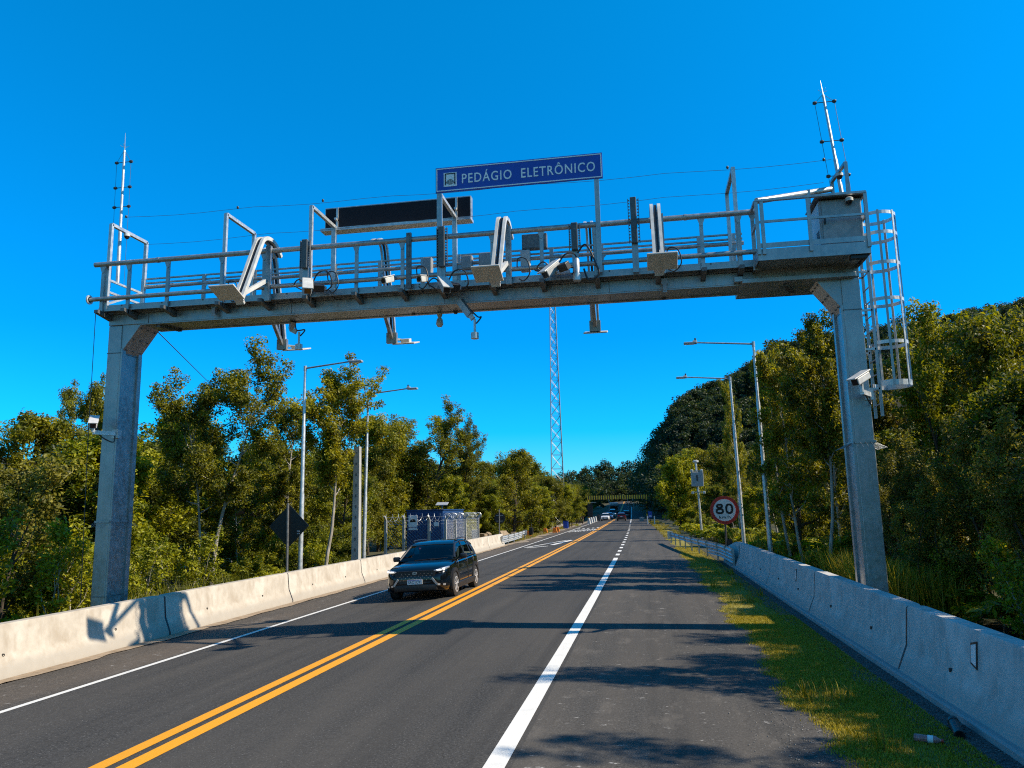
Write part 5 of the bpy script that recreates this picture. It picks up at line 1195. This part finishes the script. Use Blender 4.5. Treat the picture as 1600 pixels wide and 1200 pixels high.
# house glimpsed through the left trees
h0 = at(352, 900, 46); hx, hy = h0.x, 47.0
hs = thing('house', 'cream house glimpsed through the left trees with a white post and blue sill', 'house', (hx, hy, -.9))
mb = MB(); mb.box((hx-1.0, hy+2.5, .75), (6, 5, 3.3)); mb.build('wall', M['plaster'], hs)
mb = MB(); mb.prism([(hx-4.6, 2.35), (hx+2.6, 2.35), (hx-1.0, 3.5)], lambda a, b_, w: (a, w, b_), hy-.7, hy+5.6); mb.build('roof', M['roof_tile'], hs)
mb = MB(); mb.box((hx+.9, hy-.04, .9), (.9, .06, 1.0)); w_ = mb.build('window', M['glass'], hs); mb = MB(); mb.box((hx+.9, hy-.10, .36), (1.1, .14, .08)); mb.build('sill', M['container_blue'], w_)
mb = MB(); mb.box((hx+.1, hy-.6, .7), (.14, .14, 3.3)); mb.build('porch_post', M['white_paint'], hs)
mb = MB(); mb.box((hx-1.3, hy-.04, .2), (.9, .06, 2.1)); mb.build('door', M['brown_board'], hs)
# ------------------------------------------------------------------ litter on the right verge
q = at(1446, 1153, 8.83); q = Vector((2.62, 8.66, .045)); t = thing('plastic_bottle', 'crushed pink plastic drink bottle lying on the right grass verge', 'bottle', q)
def mat_bottle():
    m, n, b = new_mat('pink_bottle_plastic'); v = coord(n); f = noise(n, v, 30, 4)
    r = ramp(n, f, [(.35, (.50, .16, .15)), (.65, (.72, .36, .34))]); n.links.new(r.outputs[0], b.inputs['Base Color']); b.inputs['Roughness'].default_value = .15; b.inputs['Transmission Weight'].default_value = .35; return m
rb = Matrix.Rotation(R(-24), 3, 'Z')
prof = [(.022, -.125), (.034, -.118), (.036, -.10)]+[(.034+(.0025 if k % 2 else 0), -.09+.014*k) for k in range(10)]+[(.036, .055), (.034, .075), (.022, .098), (.014, .108), (.014, .125)]
mb = MB(); mb.lathe(prof, q, 'X', 18, rb); mb.build('body', mat_bottle(), t, smooth_=True)
mb = MB(); mb.lathe([(.0375, .0), (.0375, .05)], q, 'X', 18, rb); mb.build('label_band', M['sign_white'], t)
mb = MB(); mb.lathe([(.017, .118), (.017, .138)], q, 'X', 14, rb); mb.build('cap', M['sign_red'], t)
q = at(1506, 1133, 9.0); q = Vector((3.02, 9.05, .06)); mb = MB(); rr = Matrix.Rotation(R(18), 3, 'Z') @ Matrix.Rotation(R(-12), 3, 'Y')
mb.lathe([(.052, -.22), (.052, .18), (.042, .18), (.042, -.22)], q, 'X', 18, rr @ Matrix.Rotation(R(60), 3, 'Z')); mb.lathe([(.057, .12), (.057, .18)], q, 'X', 18, rr @ Matrix.Rotation(R(60), 3, 'Z'))
tag(mb.build('drain_pipe', M['black_plastic'], smooth_=True), 'short black drain pipe end lying against the right kerb footing', 'pipe')
# ------------------------------------------------------------------ trees
def leaf_cloud(cent, rad, per, size, aspect=.5, up=.5, seed=0, droop=0.0, tint_c=None, tint_s=.18):
    # cent (n,3) cluster centres, rad (n,), per leaves each -> folded diamond leaves
    g = np.random.default_rng(seed); n = len(cent); k = n*per
    c = np.repeat(cent, per, 0); r = np.repeat(rad, per)
    d = g.normal(size=(k, 3)); d /= np.linalg.norm(d, axis=1)[:, None]
    pos = c+d*(r*g.random(k)**.45)[:, None]*np.array([1, 1, .75])
    nrm = g.normal(size=(k, 3)); nrm /= np.linalg.norm(nrm, axis=1)[:, None]; nrm = nrm*.8+d*.45+np.array([0, 0, up]); nrm /= np.linalg.norm(nrm, axis=1)[:, None]
    t = np.cross(nrm, g.normal(size=(k, 3))); t /= np.linalg.norm(t, axis=1)[:, None]; t[:, 2] -= droop; t /= np.linalg.norm(t, axis=1)[:, None]
    b = np.cross(nrm, t); L = size*g.uniform(.6, 1.35, k); W = L*aspect*g.uniform(.8, 1.2, k)
    p0 = pos-t*(L/2)[:, None]; p2 = pos+t*(L/2)[:, None]; fold = nrm*(W*.22)[:, None]
    p1 = pos+b*(W/2)[:, None]+fold; p3 = pos-b*(W/2)[:, None]+fold
    V = np.stack([p0, p1, p2, p3], 1).reshape(-1, 3); i = np.arange(k)*4
    F = np.concatenate([np.stack([i, i+1, i+2], 1), np.stack([i, i+2, i+3], 1)])
    tc = g.uniform(.22, .78, n) if tint_c is None else tint_c
    tint = np.clip(np.repeat(tc, per)+g.normal(0, tint_s, k), 0, 1)
    return V, F, np.repeat(tint, 4)
def limb(p, d, L, g, n=5, bend=.25, lift=0.0):
    pts = [np.array(p, float)]; d = np.array(d, float)
    for i in range(n):
        d = d+g.normal(0, bend/n**.5, 3)+np.array([0, 0, lift/n]); d /= np.linalg.norm(d); pts.append(pts[-1]+d*L/n)
    return pts
PROTO = {}
def make_proto(kind, seed, H, trunk_r, first, nl, spread, elev, lift, per, leaf, crad, shape, leafmat, bark, sub=4, stems=1, lean=0.0, az0=None, aspect=.5, droop=0.0, low=0, twig=True, up=.5):
    per = int(per*1.4); leaf *= .82; g = np.random.default_rng(seed); wood = MB(); C_, R_ = [], []
    for s_ in range(stems):
        a0 = g.uniform(0, 2*np.pi) if az0 is None else az0+s_*2.6; ln = lean if stems == 1 else max(lean, .16)
        d0 = np.array([ln*math.cos(a0), ln*math.sin(a0), 1]); hh = H*(1 if s_ == 0 else g.uniform(.7, .95))
        tp = limb((0.12*stems*math.cos(a0)*(stems > 1), .12*stems*math.sin(a0)*(stems > 1), -.3), d0/np.linalg.norm(d0), hh*.95, g, 9, .16, .12)
        rr = [trunk_r*(1-.86*i/9)*(.75 if s_ else 1) for i in range(10)]; wood.tube([Vector(p) for p in tp], rr, 8)
        m_ = max(3, int(nl/stems))
        for i in range(m_):
            f = first+(1-first)*(i+.5)/m_; q = f*9; k = min(8, int(q)); base = tp[k]+(tp[k+1]-tp[k])*(q-k)
            az = i*2.399+g.normal(0, .35)+s_*1.3; L = spread*shape(f)*g.uniform(.75, 1.2); el = elev(f)+g.normal(0, .12)
            d = np.array([math.cos(az)*math.cos(el), math.sin(az)*math.cos(el), math.sin(el)])
            lp = limb(base, d, L, g, 5, .34, lift); r0 = max(.012, trunk_r*(1-.86*f)*.62)
            wood.tube([Vector(p) for p in lp], [r0*(1-.8*j/5) for j in range(6)], 5, cap=False)
            for j in range(2, 6):
                C_.append(lp[j]); R_.append(crad*g.uniform(.7, 1.15))
            for j in range(sub):
                t_ = g.uniform(.3, .98); q2 = t_*5; k2 = min(4, int(q2)); b2 = lp[k2]+(lp[k2+1]-lp[k2])*(q2-k2)
                d2 = d+g.normal(0, .75, 3)+np.array([0, 0, lift*.6]); d2 /= np.linalg.norm(d2); l2 = limb(b2, d2, L*g.uniform(.28, .55), g, 3, .4, lift)
                if twig: wood.tube([Vector(p) for p in l2], [r0*.42, r0*.3, r0*.2, r0*.1], 4, cap=False)
                for p in l2[1:]: C_.append(p); R_.append(crad*g.uniform(.55, 1.0))
    for i in range(low):                                   # low skirt of foliage
        a = g.uniform(0, 2*np.pi); rr_ = spread*g.uniform(.2, .95); C_.append(np.array([rr_*math.cos(a), rr_*math.sin(a), g.uniform(.05, .42)*H])); R_.append(crad*g.uniform(.7, 1.2))
    C_ = np.array(C_); R_ = np.array(R_)
    V, F, tint = leaf_cloud(C_, R_, per, leaf, aspect, up, seed+1, droop)
    root = bpy.data.objects.new('tree', None); root['_org'] = (0, 0, 0); C.objects.link(root)
    cr = quads('crown', V, F, leafmat, tint, root)
    tr = wood.build('trunk', bark, root, smooth_=True)
    PROTO[kind] = (root, float(V[:, 2].max()), float(np.abs(V[:, :2]).max()))
dome = lambda f: math.sin(math.pi*min(1, max(.12, (f-.05)/1.0)))**.6
cone = lambda f: 1.15-.85*f
umb = lambda f: .35+.9*f*(1 if f < .9 else .7)
make_proto('broad', 11, 8.0, .17, .12, 26, 2.9, lambda f: .15+.8*f, .5, 40, .23, .62, dome, M['leaf_green'], M['wood_dark'], 5, low=16)
make_proto('broad2', 12, 8.5, .16, .16, 24, 2.7, lambda f: .2+.7*f, .5, 40, .20, .58, dome, M['leaf_olive'], M['wood_dark'], 5, low=12)
make_proto('yellow', 13, 6.5, .11, .10, 24, 2.3, lambda f: .3+.7*f, .6, 44, .20, .50, dome, M['leaf_yellow'], M['wood_dark'], 5, low=16)
make_proto('plume', 14, 9.0, .15, .10, 34, 3.1, lambda f: .75+.45*f, .7, 46, .17, .40, lambda f: 1.1-.45*f, M['leaf_olive'], M['wood_dark'], 6, stems=3, low=10, aspect=.42)
make_proto('sparse', 15, 11.5, .13, .50, 18, 2.6, lambda f: .35+.5*f, .55, 66, .21, .56, umb, M['leaf_olive'], M['bark_pale'], 4)
make_proto('sparse2', 16, 11.0, .13, .42, 22, 3.3, lambda f: .25+.55*f, .5, 54, .20, .55, umb, M['leaf_grey'], M['bark_pale'], 5, stems=2, lean=.12)
make_proto('glossy', 17, 8.5, .14, .22, 24, 2.4, lambda f: .45+.6*f, .6, 34, .21, .50, lambda f: 1.0-.3*f, M['leaf_green'], M['wood_dark'], 5, stems=3, droop=.2, aspect=.36)
make_proto('thicket', 18, 6.5, .08, .18, 26, 1.9, lambda f: .5+.5*f, .5, 26, .17, .40, dome, M['leaf_grey'], M['wood_dark'], 4, stems=4, low=8)
make_proto('bush', 19, 2.6, .05, .06, 22, 1.35, lambda f: .35+.7*f, .5, 34, .15, .32, dome, M['leaf_green'], M['wood_dark'], 3, stems=3, low=18)
make_proto('bush2', 20, 2.2, .045, .06, 20, 1.25, lambda f: .5+.6*f, .5, 34, .14, .30, dome, M['leaf_yellow'], M['wood_dark'], 3, stems=3, low=14)
make_proto('near', 23, 6.2, .07, .16, 30, 2.0, lambda f: .55+.5*f, .5, 34, .135, .34, lambda f: 1.05-.35*f, M['leaf_grey'], M['wood_dark'], 5, stems=4, aspect=.4)
make_proto('sapling', 24, 4.2, .045, .25, 16, 1.3, lambda f: .7+.4*f, .5, 12, .16, .30, lambda f: 1.1-.4*f, M['leaf_yellow'], M['bark_pale'], 4, stems=4)
make_proto('leaning', 25, 10.5, .115, .46, 22, 2.7, lambda f: .15+.6*f, .5, 60, .17, .52, umb, M['leaf_olive'], M['bark_pale'], 6, stems=2, lean=.17, az0=0.0)
make_proto('slim', 21, 9.0, .09, .30, 22, 1.5, lambda f: .3+.5*f, .3, 34, .17, .38, lambda f: .75+.4*math.sin(math.pi*f), M['leaf_olive'], M['bark_pale'], 4)
# fern: arching fronds
def make_fern():
    g = np.random.default_rng(5); P = []; wood = MB()
    for k in range(16):
        a = 2*np.pi*k/16+g.normal(0, .15); L = g.uniform(.9, 1.4); pts = []
        for i in range(9):
            s = i/8; pts.append(np.array([math.cos(a)*L*s*.85, math.sin(a)*L*s*.85, .25+L*(.75*s-.62*s*s)]))
        wood.tube([Vector(p) for p in pts], .008, 3, cap=False)
        for i in range(1, 9): P += [pts[i], (pts[i]+pts[i-1])/2]
    V, F, t = leaf_cloud(np.array(P), np.full(len(P), .10), 8, .17, .3, .9, 9, .15)
    root = bpy.data.objects.new('fern', None); root['_org'] = (0, 0, 0); C.objects.link(root); quads('fronds', V, F, M['leaf_yellow'], t, root); wood.build('stems', M['wood_dark'], root)
    PROTO['fern'] = (root, float(V[:, 2].max()), 1.3)
make_fern()
USED = {}
def place(kind, X, Y, H, label, cat='tree', group=None, ws=1.0, name=None, rz=None):
    root, h0, r0 = PROTO[kind]; g0 = gz(X, Y)
    s = (H)/h0; o = copy_tree(root)
    o.name = name or {'bush': 'bush', 'bush2': 'bush', 'fern': 'fern'}.get(kind, 'tree'); o.location = (X, Y, g0-.05); o.scale = (s*ws, s*ws, s)
    o.rotation_euler = (0, 0, random.uniform(0, 6.283) if rz is None else rz)
    tag(o, label, cat, group); return o
SKY = [(-400, 590), (-200, 600), (0, 612), (60, 614), (100, 620), (130, 606), (165, 610), (200, 625), (260, 632), (290, 628), (320, 645), (350, 655), (430, 635), (470, 640), (530, 660), (560, 670), (580, 655), (600, 645), (620, 632), (660, 640), (700, 640), (725, 655), (745, 680), (757, 706), (790, 702), (830, 708), (850, 738), (870, 755), (885, 748), (905, 745), (930, 750), (975, 760), (990, 760), (1000, 745), (1020, 706), (1050, 694), (1090, 672), (1120, 655), (1150, 622), (1190, 565), (1225, 535), (1260, 528), (1300, 520), (1360, 505), (1400, 490), (1430, 482), (1480, 475), (1520, 485), (1560, 488), (1600, 480), (1700, 470), (2000, 420)]
def sky_at(px):
    for (a, va), (b, vb) in zip(SKY, SKY[1:]):
        if px <= b: return va+(vb-va)*(px-a)/(b-a)
    return SKY[-1][1]
def limit(X, Y, H, margin, spread=0):
    # tallest the tree may be without standing above the real skyline of the wood
    x, y = proj((X, Y, gz(X, Y)+H*.9)); ys = max(sky_at(x), sky_at(x-spread), sky_at(x+spread))+margin
    lo, hi = .5, 16.0
    for _ in range(20):
        m_ = (lo+hi)/2
        if proj((X, Y, gz(X, Y)+m_))[1] > ys: lo = m_
        else: hi = m_
    return min(H, lo)
random.seed(21)
LB = {'broad': 'dense dark green broadleaf tree', 'broad2': 'olive green broadleaf tree', 'yellow': 'yellow-green small-leaved tree', 'plume': 'plume-like olive tree', 'glossy': 'drooping narrow-leaved tree', 'thicket': 'many-stemmed grey-green tree', 'slim': 'slim pale-barked tree', 'near': 'fine-leaved tree with many thin dark stems', 'sapling': 'bare-stemmed sapling', 'sparse': 'thin-crowned pale tree', 'sparse2': 'open-crowned pale tree'}
# left: individually recognisable trees first
def sky_tree(kind, px, py, Y, label, ws=1.0, rz=None):
    P = at(px, py, Y); H = P.z-gz(P.x, Y); return place(kind, P.x, Y, H, label, 'tree', None, ws, rz=rz)
q_ = at(316, 900, 27.5); place('leaning', q_.x, 27.5, at(372, 534, 27.5).z-gz(q_.x, 27.5), 'tall tree with leaning pale double trunk right of the left gantry column', rz=.1)
sky_tree('sparse', 512, 552, 31.5, 'tall open tree with bare pale trunk behind the left street lamp', .95, 1.0)
sky_tree('sparse', 148, 575, 38, 'thin tree top rising above the canopy beside the left gantry column', .7, 3.0)
sky_tree('plume', 655, 622, 70, 'large feathery tree with upright plumes above the blue container', 1.3, .3)
sky_tree('plume', 710, 640, 78, 'feathery olive tree at the right shoulder of the large plumed tree', .9, 2.0)
sky_tree('broad2', 800, 698, 84, 'rounded olive tree left of the lattice tower', 1.05, 1.1)
sky_tree('slim', 443, 610, 36, 'slender pale-trunked tree between the two tall left trees', .9)
sky_tree('broad2', 600, 645, 66, 'olive tree behind the concrete pole', 1.0)
sky_tree('broad2', 866, 741, 112, 'olive tree hiding the foot of the lattice tower', 1.1)
sky_tree('yellow', 886, 752, 116, 'yellow-green tree right of the lattice tower foot', 1.2)
sky_tree('yellow', 770, 765, 80, 'bright yellow-green tree above the left guardrail', 1.25)
sky_tree('yellow', 840, 752, 92, 'yellow-green verge tree with dark trunk and orange barriers below', 1.3)
sky_tree('broad', 285, 622, 36, 'dark bushy tree left of the leaning pale trunks', .95)
for i in range(26):                                   # tall wall of the left wood
    for r_, (x0, x1, h0, h1) in enumerate([(-16.5, -19, 5.5, 7.5), (-21, -26, 7, 9.5), (-29, -40, 8, 11)]):
        Y = 13+i*3.9+random.uniform(-1.5, 1.5)+r_*1.3
        if r_ == 2 and i % 2: continue
        X = random.uniform(x0, x1)-.012*Y
        if 49 < Y < 70 and X > -21: X = random.uniform(-24, -21)
        kind = random.choice(['broad', 'broad', 'broad2', 'yellow', 'thicket', 'broad2', 'glossy', 'slim'])
        if Y < 21 and r_ == 0: kind = random.choice(['near', 'thicket', 'near'])
        if r_ == 0 and 40 < Y: kind = random.choice(['yellow', 'broad2', 'yellow', 'broad'])
        pxx = proj((X, Y, 0))[0]
        if 585 < pxx < 775 and Y < 66 and X > -20: continue
        if Y < 31 and (275 < pxx < 385 or 470 < pxx < 530): continue
        H = limit(X, Y, random.uniform(h0, h1), random.uniform(0, 40), 25)
        if H < 2.2: continue
        row = ['front edge', 'middle', 'back'][r_]
        place(kind, X, Y, H, '%s in the %s of the left wood' % (LB[kind], row), 'tree', 'trees of the left wood: %s, %s' % (LB[kind], row), random.uniform(.9, 1.25))
for i in range(30):
    Y = 12.5+i*1.6+random.uniform(-.6, .6); X = random.uniform(-15.8, -13.4)-.01*Y
    if 48 < Y < 64 or 575 < proj((X, Y, 0))[0] < 775 or 285 < proj((X, Y, 0))[0] < 350: continue
    if 27 < Y < 36 and X > -14.6: X -= 1.0
    k = random.choice(['bush', 'bush2', 'fern', 'bush', 'fern']); H = random.uniform(1.4, 2.6) if k != 'fern' else random.uniform(.9, 1.3)
    nm = {'bush': 'dark green bush', 'bush2': 'yellow-green bush', 'fern': 'arching fern'}[k]
    place(k, X, Y, H, nm+' just behind the left concrete barrier', 'bush' if k != 'fern' else 'fern', nm+'s behind the left barrier', random.uniform(.9, 1.3))
for i in range(12):
    Y = 66+i*6+random.uniform(-2, 2); X = random.uniform(-16.5, -14.5)-.012*Y; k = random.choice(['bush', 'bush2'])
    if 80 < Y < 95: X -= 2
    nm = {'bush': 'dark green bush', 'bush2': 'yellow-green bush'}[k]
    place(k, X, Y, random.uniform(1.5, 3.0), nm+' on the dirt verge past the left guardrail', 'bush', nm+'es past the left guardrail', 1.2)
for i in range(26):                                   # far left wood to the hill road
    Y = 108+i*7+random.uniform(-3, 3); X = random.uniform(-17, -13)-.02*Y-(i % 3)*5; k = random.choice(['broad', 'broad2', 'broad2'])
    H = limit(X, Y, random.uniform(8, 13), random.uniform(0, 14), 6)
    if H < 2: continue
    place(k, X, Y, H, '%s lining the far left side of the road' % LB[k], 'tree', 'far trees left of the road: '+LB[k], random.uniform(1.0, 1.4))
# right: trees that can be told apart
sky_tree('sparse', 1258, 458, 24, 'tall thin tree with bare trunk just left of the right gantry column', .75, 1.0)
sky_tree('slim', 1232, 545, 28.5, 'slim pale-trunked tree left of the tall thin right tree', .8)
sky_tree('slim', 1214, 550, 33, 'slim leafy tree right of the nearer right lamp pole', .8)
sky_tree('slim', 1290, 520, 26, 'slim leafy tree half hidden by the right gantry column', .9)
sky_tree('slim', 1140, 585, 58, 'slim bare-topped tree beside the farther right lamp post', .4)
sky_tree('glossy', 1432, 478, 30, 'dark drooping tree whose top stands right of the ladder cage', .85)
sky_tree('glossy', 1482, 468, 27, 'tallest drooping tree top on the right skyline', .85)
sky_tree('broad2', 1545, 486, 24, 'olive tree near the right photo edge', .8)
sky_tree('glossy', 1600, 478, 21, 'drooping tree cut off by the right photo edge', .8)
sky_tree('thicket', 1365, 505, 33, 'many-stemmed tree directly behind the ladder cage', .9)
sky_tree('broad2', 1226, 540, 35, 'olive tree right of the nearer right street lamp', .6)
sky_tree('yellow', 1060, 700, 88, 'yellow-lit tree by the camera pole', 1.1)
for i in range(24):
    for r_, (x0, x1, h0, h1) in enumerate([(8.0, 10, 4.0, 6.0), (12.5, 17, 7, 10), (20, 32, 8, 13)]):
        Y = 8+i*4.6+random.uniform(-1.8, 1.8)+r_*1.5
        if r_ == 2 and i % 2: continue
        X = random.uniform(x0, x1)-.01*Y
        if r_ == 0 and i % 3 == 1: continue
        kind = random.choice(['glossy', 'thicket', 'broad2', 'thicket', 'yellow', 'slim', 'broad'])
        H = limit(X, Y, random.uniform(h0, h1), random.uniform(0, 35), 15 if Y < 30 else 42)
        if Y < 40: H = min(H, .84*(X-random.choice([1.8, 1.2, -.4])))
        if H < 1.8: continue
        row = ['front edge', 'middle', 'back'][r_]
        place(kind, X, Y, H, '%s in the %s of the right wood' % (LB[kind], row), 'tree', 'trees of the right wood: %s, %s' % (LB[kind], row), random.uniform(.85, 1.15))
for i in range(24):
    Y = 114+i*6+random.uniform(-3, 3); X = 4.5+random.uniform(0, 4)-.016*(Y-100)+(i % 3)*6; k = random.choice(['broad2', 'yellow', 'broad', 'broad2'])
    H = limit(X, Y, random.uniform(8, 13), random.uniform(0, 12), 5)
    if H < 2: continue
    place(k, X, Y, H, '%s lining the far right side of the road' % LB[k], 'tree', 'far trees right of the road: '+LB[k], random.uniform(1.0, 1.35))
for i in range(30):
    Y = 17+i*2.6+random.uniform(-.8, .8); X = random.uniform(5.7, 7.6); k = random.choice(['bush', 'bush2', 'fern', 'fern', 'bush2']); H = random.uniform(1.2, 2.1) if k != 'fern' else random.uniform(.9, 1.5)
    if Y > 50: X = random.uniform(4.4, 5.6)
    nm = {'bush': 'dark green bush', 'bush2': 'yellow-green bush', 'fern': 'arching fern'}[k]
    place(k, X, Y, H, nm+' behind the right concrete barrier', 'bush' if k != 'fern' else 'fern', nm+'s behind the right barrier', random.uniform(.9, 1.25))
for i in range(44):                                   # undergrowth closing the right wood
    Y = 9+i*1.1+random.uniform(-.6, .6); X = random.uniform(8.5, 20); k = random.choice(['bush', 'bush2', 'bush'])
    nm = {'bush': 'dark green shrub', 'bush2': 'yellow-green shrub'}[k]
    place(k, X, Y, random.uniform(2.0, 3.4), nm+' in the shade under the right wood', 'bush', nm+'s under the right wood', 1.25, name='shrub')
for i in range(30):
    Y = 14+i*2.4+random.uniform(-.6, .6); X = random.uniform(-24, -17); k = random.choice(['bush', 'bush2', 'bush'])
    if 48 < Y < 66 or 575 < proj((X, Y, 0))[0] < 775: continue
    nm = {'bush': 'dark green shrub', 'bush2': 'yellow-green shrub'}[k]
    place(k, X, Y, random.uniform(2.0, 3.4), nm+' in the shade under the left wood', 'bush', nm+'s under the left wood', 1.25, name='shrub')
for X, Y, H, k, ws in ((9.8, 7.4, 9.3, 'sparse2', .85), (11.0, 10.8, 10.4, 'near', .75), (9.4, 9.0, 7.6, 'thicket', .6), (11.0, 5.4, 8.6, 'slim', .9), (12.5, 14.2, 10.0, 'sparse', .9)):
    place(k, X, Y, H, '%s beside the road just outside the right photo edge' % LB[k], 'tree', None, ws)
for i in range(15):                                   # the thin-stemmed trees crowding the right barrier
    Y = 7.0+i*1.35+random.uniform(-.4, .4); X = random.uniform(6.0, 8.2)
    place('near', X, Y, min(random.uniform(4.4, 6.2), .84*(X-1.9)+random.choice([-.3, .1, .9])), 'fine-leaved tree with many thin dark stems crowding the right barrier', 'tree', 'thin-stemmed trees by the right barrier', random.uniform(.9, 1.2))
for i in range(10):
    Y = 8.5+i*1.6; X = random.uniform(5.6, 7.0)
    place('sapling', X, Y, random.uniform(1.4, 2.4), 'low bare-stemmed sapling under the trees by the right barrier', 'tree', 'saplings by the right barrier', 1.0)
for X, Y, H, ll in ((-15.0, 17.6, 3.4, 'bare-stemmed sapling left of the left gantry column'), (-14.2, 19.6, 2.8, 'bare-stemmed sapling just right of the left gantry column'), (-15.4, 15.2, 3.6, 'bare-stemmed sapling near the left photo edge'), (-14.8, 23.4, 3.0, 'bare-stemmed sapling below the leaning pale trunks')):
    place('sapling', X, Y, H, ll, 'tree', None, 1.1)
for k in PROTO:                                       # the patterns the copies were taken from are not part of the place
    for o in list(PROTO[k][0].children): bpy.data.objects.remove(o)
    bpy.data.objects.remove(PROTO[k][0])

# ------------------------------------------------------------------ wooded hills (uncountable far wood)
def hill_h(X, Y):                                      # the steep hill on the right
    prof = [(-60, 0), (-5, 0), (-2, 7), (1.2, 15), (6.7, 22), (10.4, 28.5), (19, 32.5), (28, 35.5), (40, 44), (80, 50), (116, 54), (200, 66), (400, 60)]
    h = prof_interp(prof, X*235/max(Y, 150))*max(Y, 150)/235 if Y > 150 else prof_interp(prof, X*235/150)*150/235
    return h*smooth(150, 240, Y)
def hill_t(X, Y): return hill_h(X, Y)*smooth(2.5, 9.0, X-shift(Y))
mb = MB(); hy_ = list(np.linspace(120, 350, 24)); mb.sweep([[(X, Y, hill_t(X, Y)-.8) for X in (-3, 0, 3, 6, 9, 12, 16, 22, 30, 42, 60, 80, 116, 160, 220, 300, 400)] for Y in hy_], close=False, caps=False)
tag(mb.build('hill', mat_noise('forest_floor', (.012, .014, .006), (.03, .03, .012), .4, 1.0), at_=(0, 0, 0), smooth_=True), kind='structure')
mb = MB(); mb.sweep([[(X, Y, max(0, rise(min(Y, 430))+h_*math.exp(-((X+20)/38)**2))-.6) for X in np.linspace(-220, 60, 20)] for Y, h_ in ((395, 0), (420, 6), (450, 12), (500, 12), (600, 4))], close=False, caps=False)
tag(mb.build('far_hill', mat_noise('far_forest_floor', (.012, .014, .006), (.03, .03, .012), .4, 1.0), at_=(0, 0, 0), smooth_=True), kind='structure')
def wood_mass(name, pts, hmin, hmax, per, leaf, label, seed, mat):
    g = np.random.default_rng(seed); cc, rr, tt = [], [], []
    for x, y, z in pts:
        h = g.uniform(hmin, hmax); w = h*g.uniform(.30, .42); t0 = g.uniform(.2, .8)
        for k in range(11):
            a = g.uniform(0, 2*np.pi); q = g.uniform(.02, 1.0); rad = w*math.sin(math.pi*min(.95, q*.8+.15))*g.uniform(.4, 1)
            cc.append((x+rad*math.cos(a), y+rad*math.sin(a), z+h*q*.92)); rr.append(w*g.uniform(.35, .55)); tt.append(np.clip(t0+g.normal(0, .12), 0, 1))
    V, F, t = leaf_cloud(np.array(cc), np.array(rr), per, leaf, .6, .5, seed, 0, np.array(tt), .12)
    return tag(quads(name, V, F, mat, t), label, 'wood', kind='stuff')
g = np.random.default_rng(77); pts = []
while len(pts) < 720:
    X = g.uniform(-5, 150) if g.random() < .5 else g.uniform(-5, 50); Y = g.uniform(165, 290)
    h = hill_h(X, Y)
    if h < 2.5 or X < shift(Y)+3.4: continue
    pts.append((X, Y, hill_t(X, Y)-1.2, g.uniform(6.5, 10)+min(9, h-hill_t(X, Y))))
HILL_P = pts; 0 and wood_mass('hill_forest', pts, 6, 11, 26, .85, 'dark dense forest covering the steep hill on the right', 31, M['leaf_dark_hazed'])
pts = [(x, y, max(0, rise(430)+h_*math.exp(-((x+20)/38)**2))-1) for x, y, h_ in [(g.uniform(-150, 40), *[(405, 2), (425, 7), (450, 12), (475, 12)][g.integers(0, 4)]) for _ in range(330)]]
pts += [(x, y, gz(x, min(y, 400))-1.0) for x, y in zip(g.uniform(-75, -19, 70), g.uniform(300, 400, 70))]+[(x, y, gz(x, min(y, 400))-1.0) for x, y in zip(g.uniform(-40, 25, 60), g.uniform(392, 402, 60))]
wood_mass('far_forest', pts, 8, 13, 30, 1.0, 'dark far wood closing the view at the end of the road', 32, M['leaf_dark_hazed'])
g2 = np.random.default_rng(5); pts = [(g2.uniform(-120, -34), y, gz(-40, min(y, 400))-.3) for y in g2.uniform(30, 330, 260)]
pts = [(x, y, z) for x, y, z in pts if True]
P2 = []
for x, y, z in pts:
    H = limit(x, y, 10, 12, 20)
    if H > 3.5: P2.append((x, y, z, H))
def wood_mass2(name, P, per, leaf, label, seed, mat):
    g = np.random.default_rng(seed); cc, rr, tt = [], [], []
    for x, y, z, h in P:
        w = h*.38; t0 = g.uniform(.2, .8)
        for k in range(12):
            a = g.uniform(0, 2*np.pi); q = g.uniform(.15, .92); rad = w*math.sin(math.pi*min(.95, q*.8+.15))*g.uniform(.3, 1)
            cc.append((x+rad*math.cos(a), y+rad*math.sin(a), z+h*q*.9)); rr.append(w*g.uniform(.3, .5)); tt.append(np.clip(t0+g.normal(0, .12), 0, 1))
    V, F, t = leaf_cloud(np.array(cc), np.array(rr), per, leaf, .6, .5, seed, 0, np.array(tt), .12)
    return tag(quads(name, V, F, mat, t), label, 'wood', kind='stuff')
wood_mass2('left_forest_depth', P2, 26, .5, 'deep wood behind the left roadside trees', 33, M['leaf_green'])
wood_mass2('hill_forest', HILL_P, 46, .62, 'dark dense forest covering the steep hill on the right', 31, M['leaf_dark_hazed'])
P3 = []
for x, y in zip(g2.uniform(34, 130, 200), g2.uniform(12, 150, 200)):
    z = gz(x, y); H = limit(x, y, 13, 10, 20)
    if H > 3.5: P3.append((x, y, z-.3, H))
wood_mass2('right_forest_depth', P3, 26, .5, 'deep wood behind the right roadside trees', 34, M['leaf_green'])
for o in bpy.data.objects:
    if '_org' in o: del o['_org']
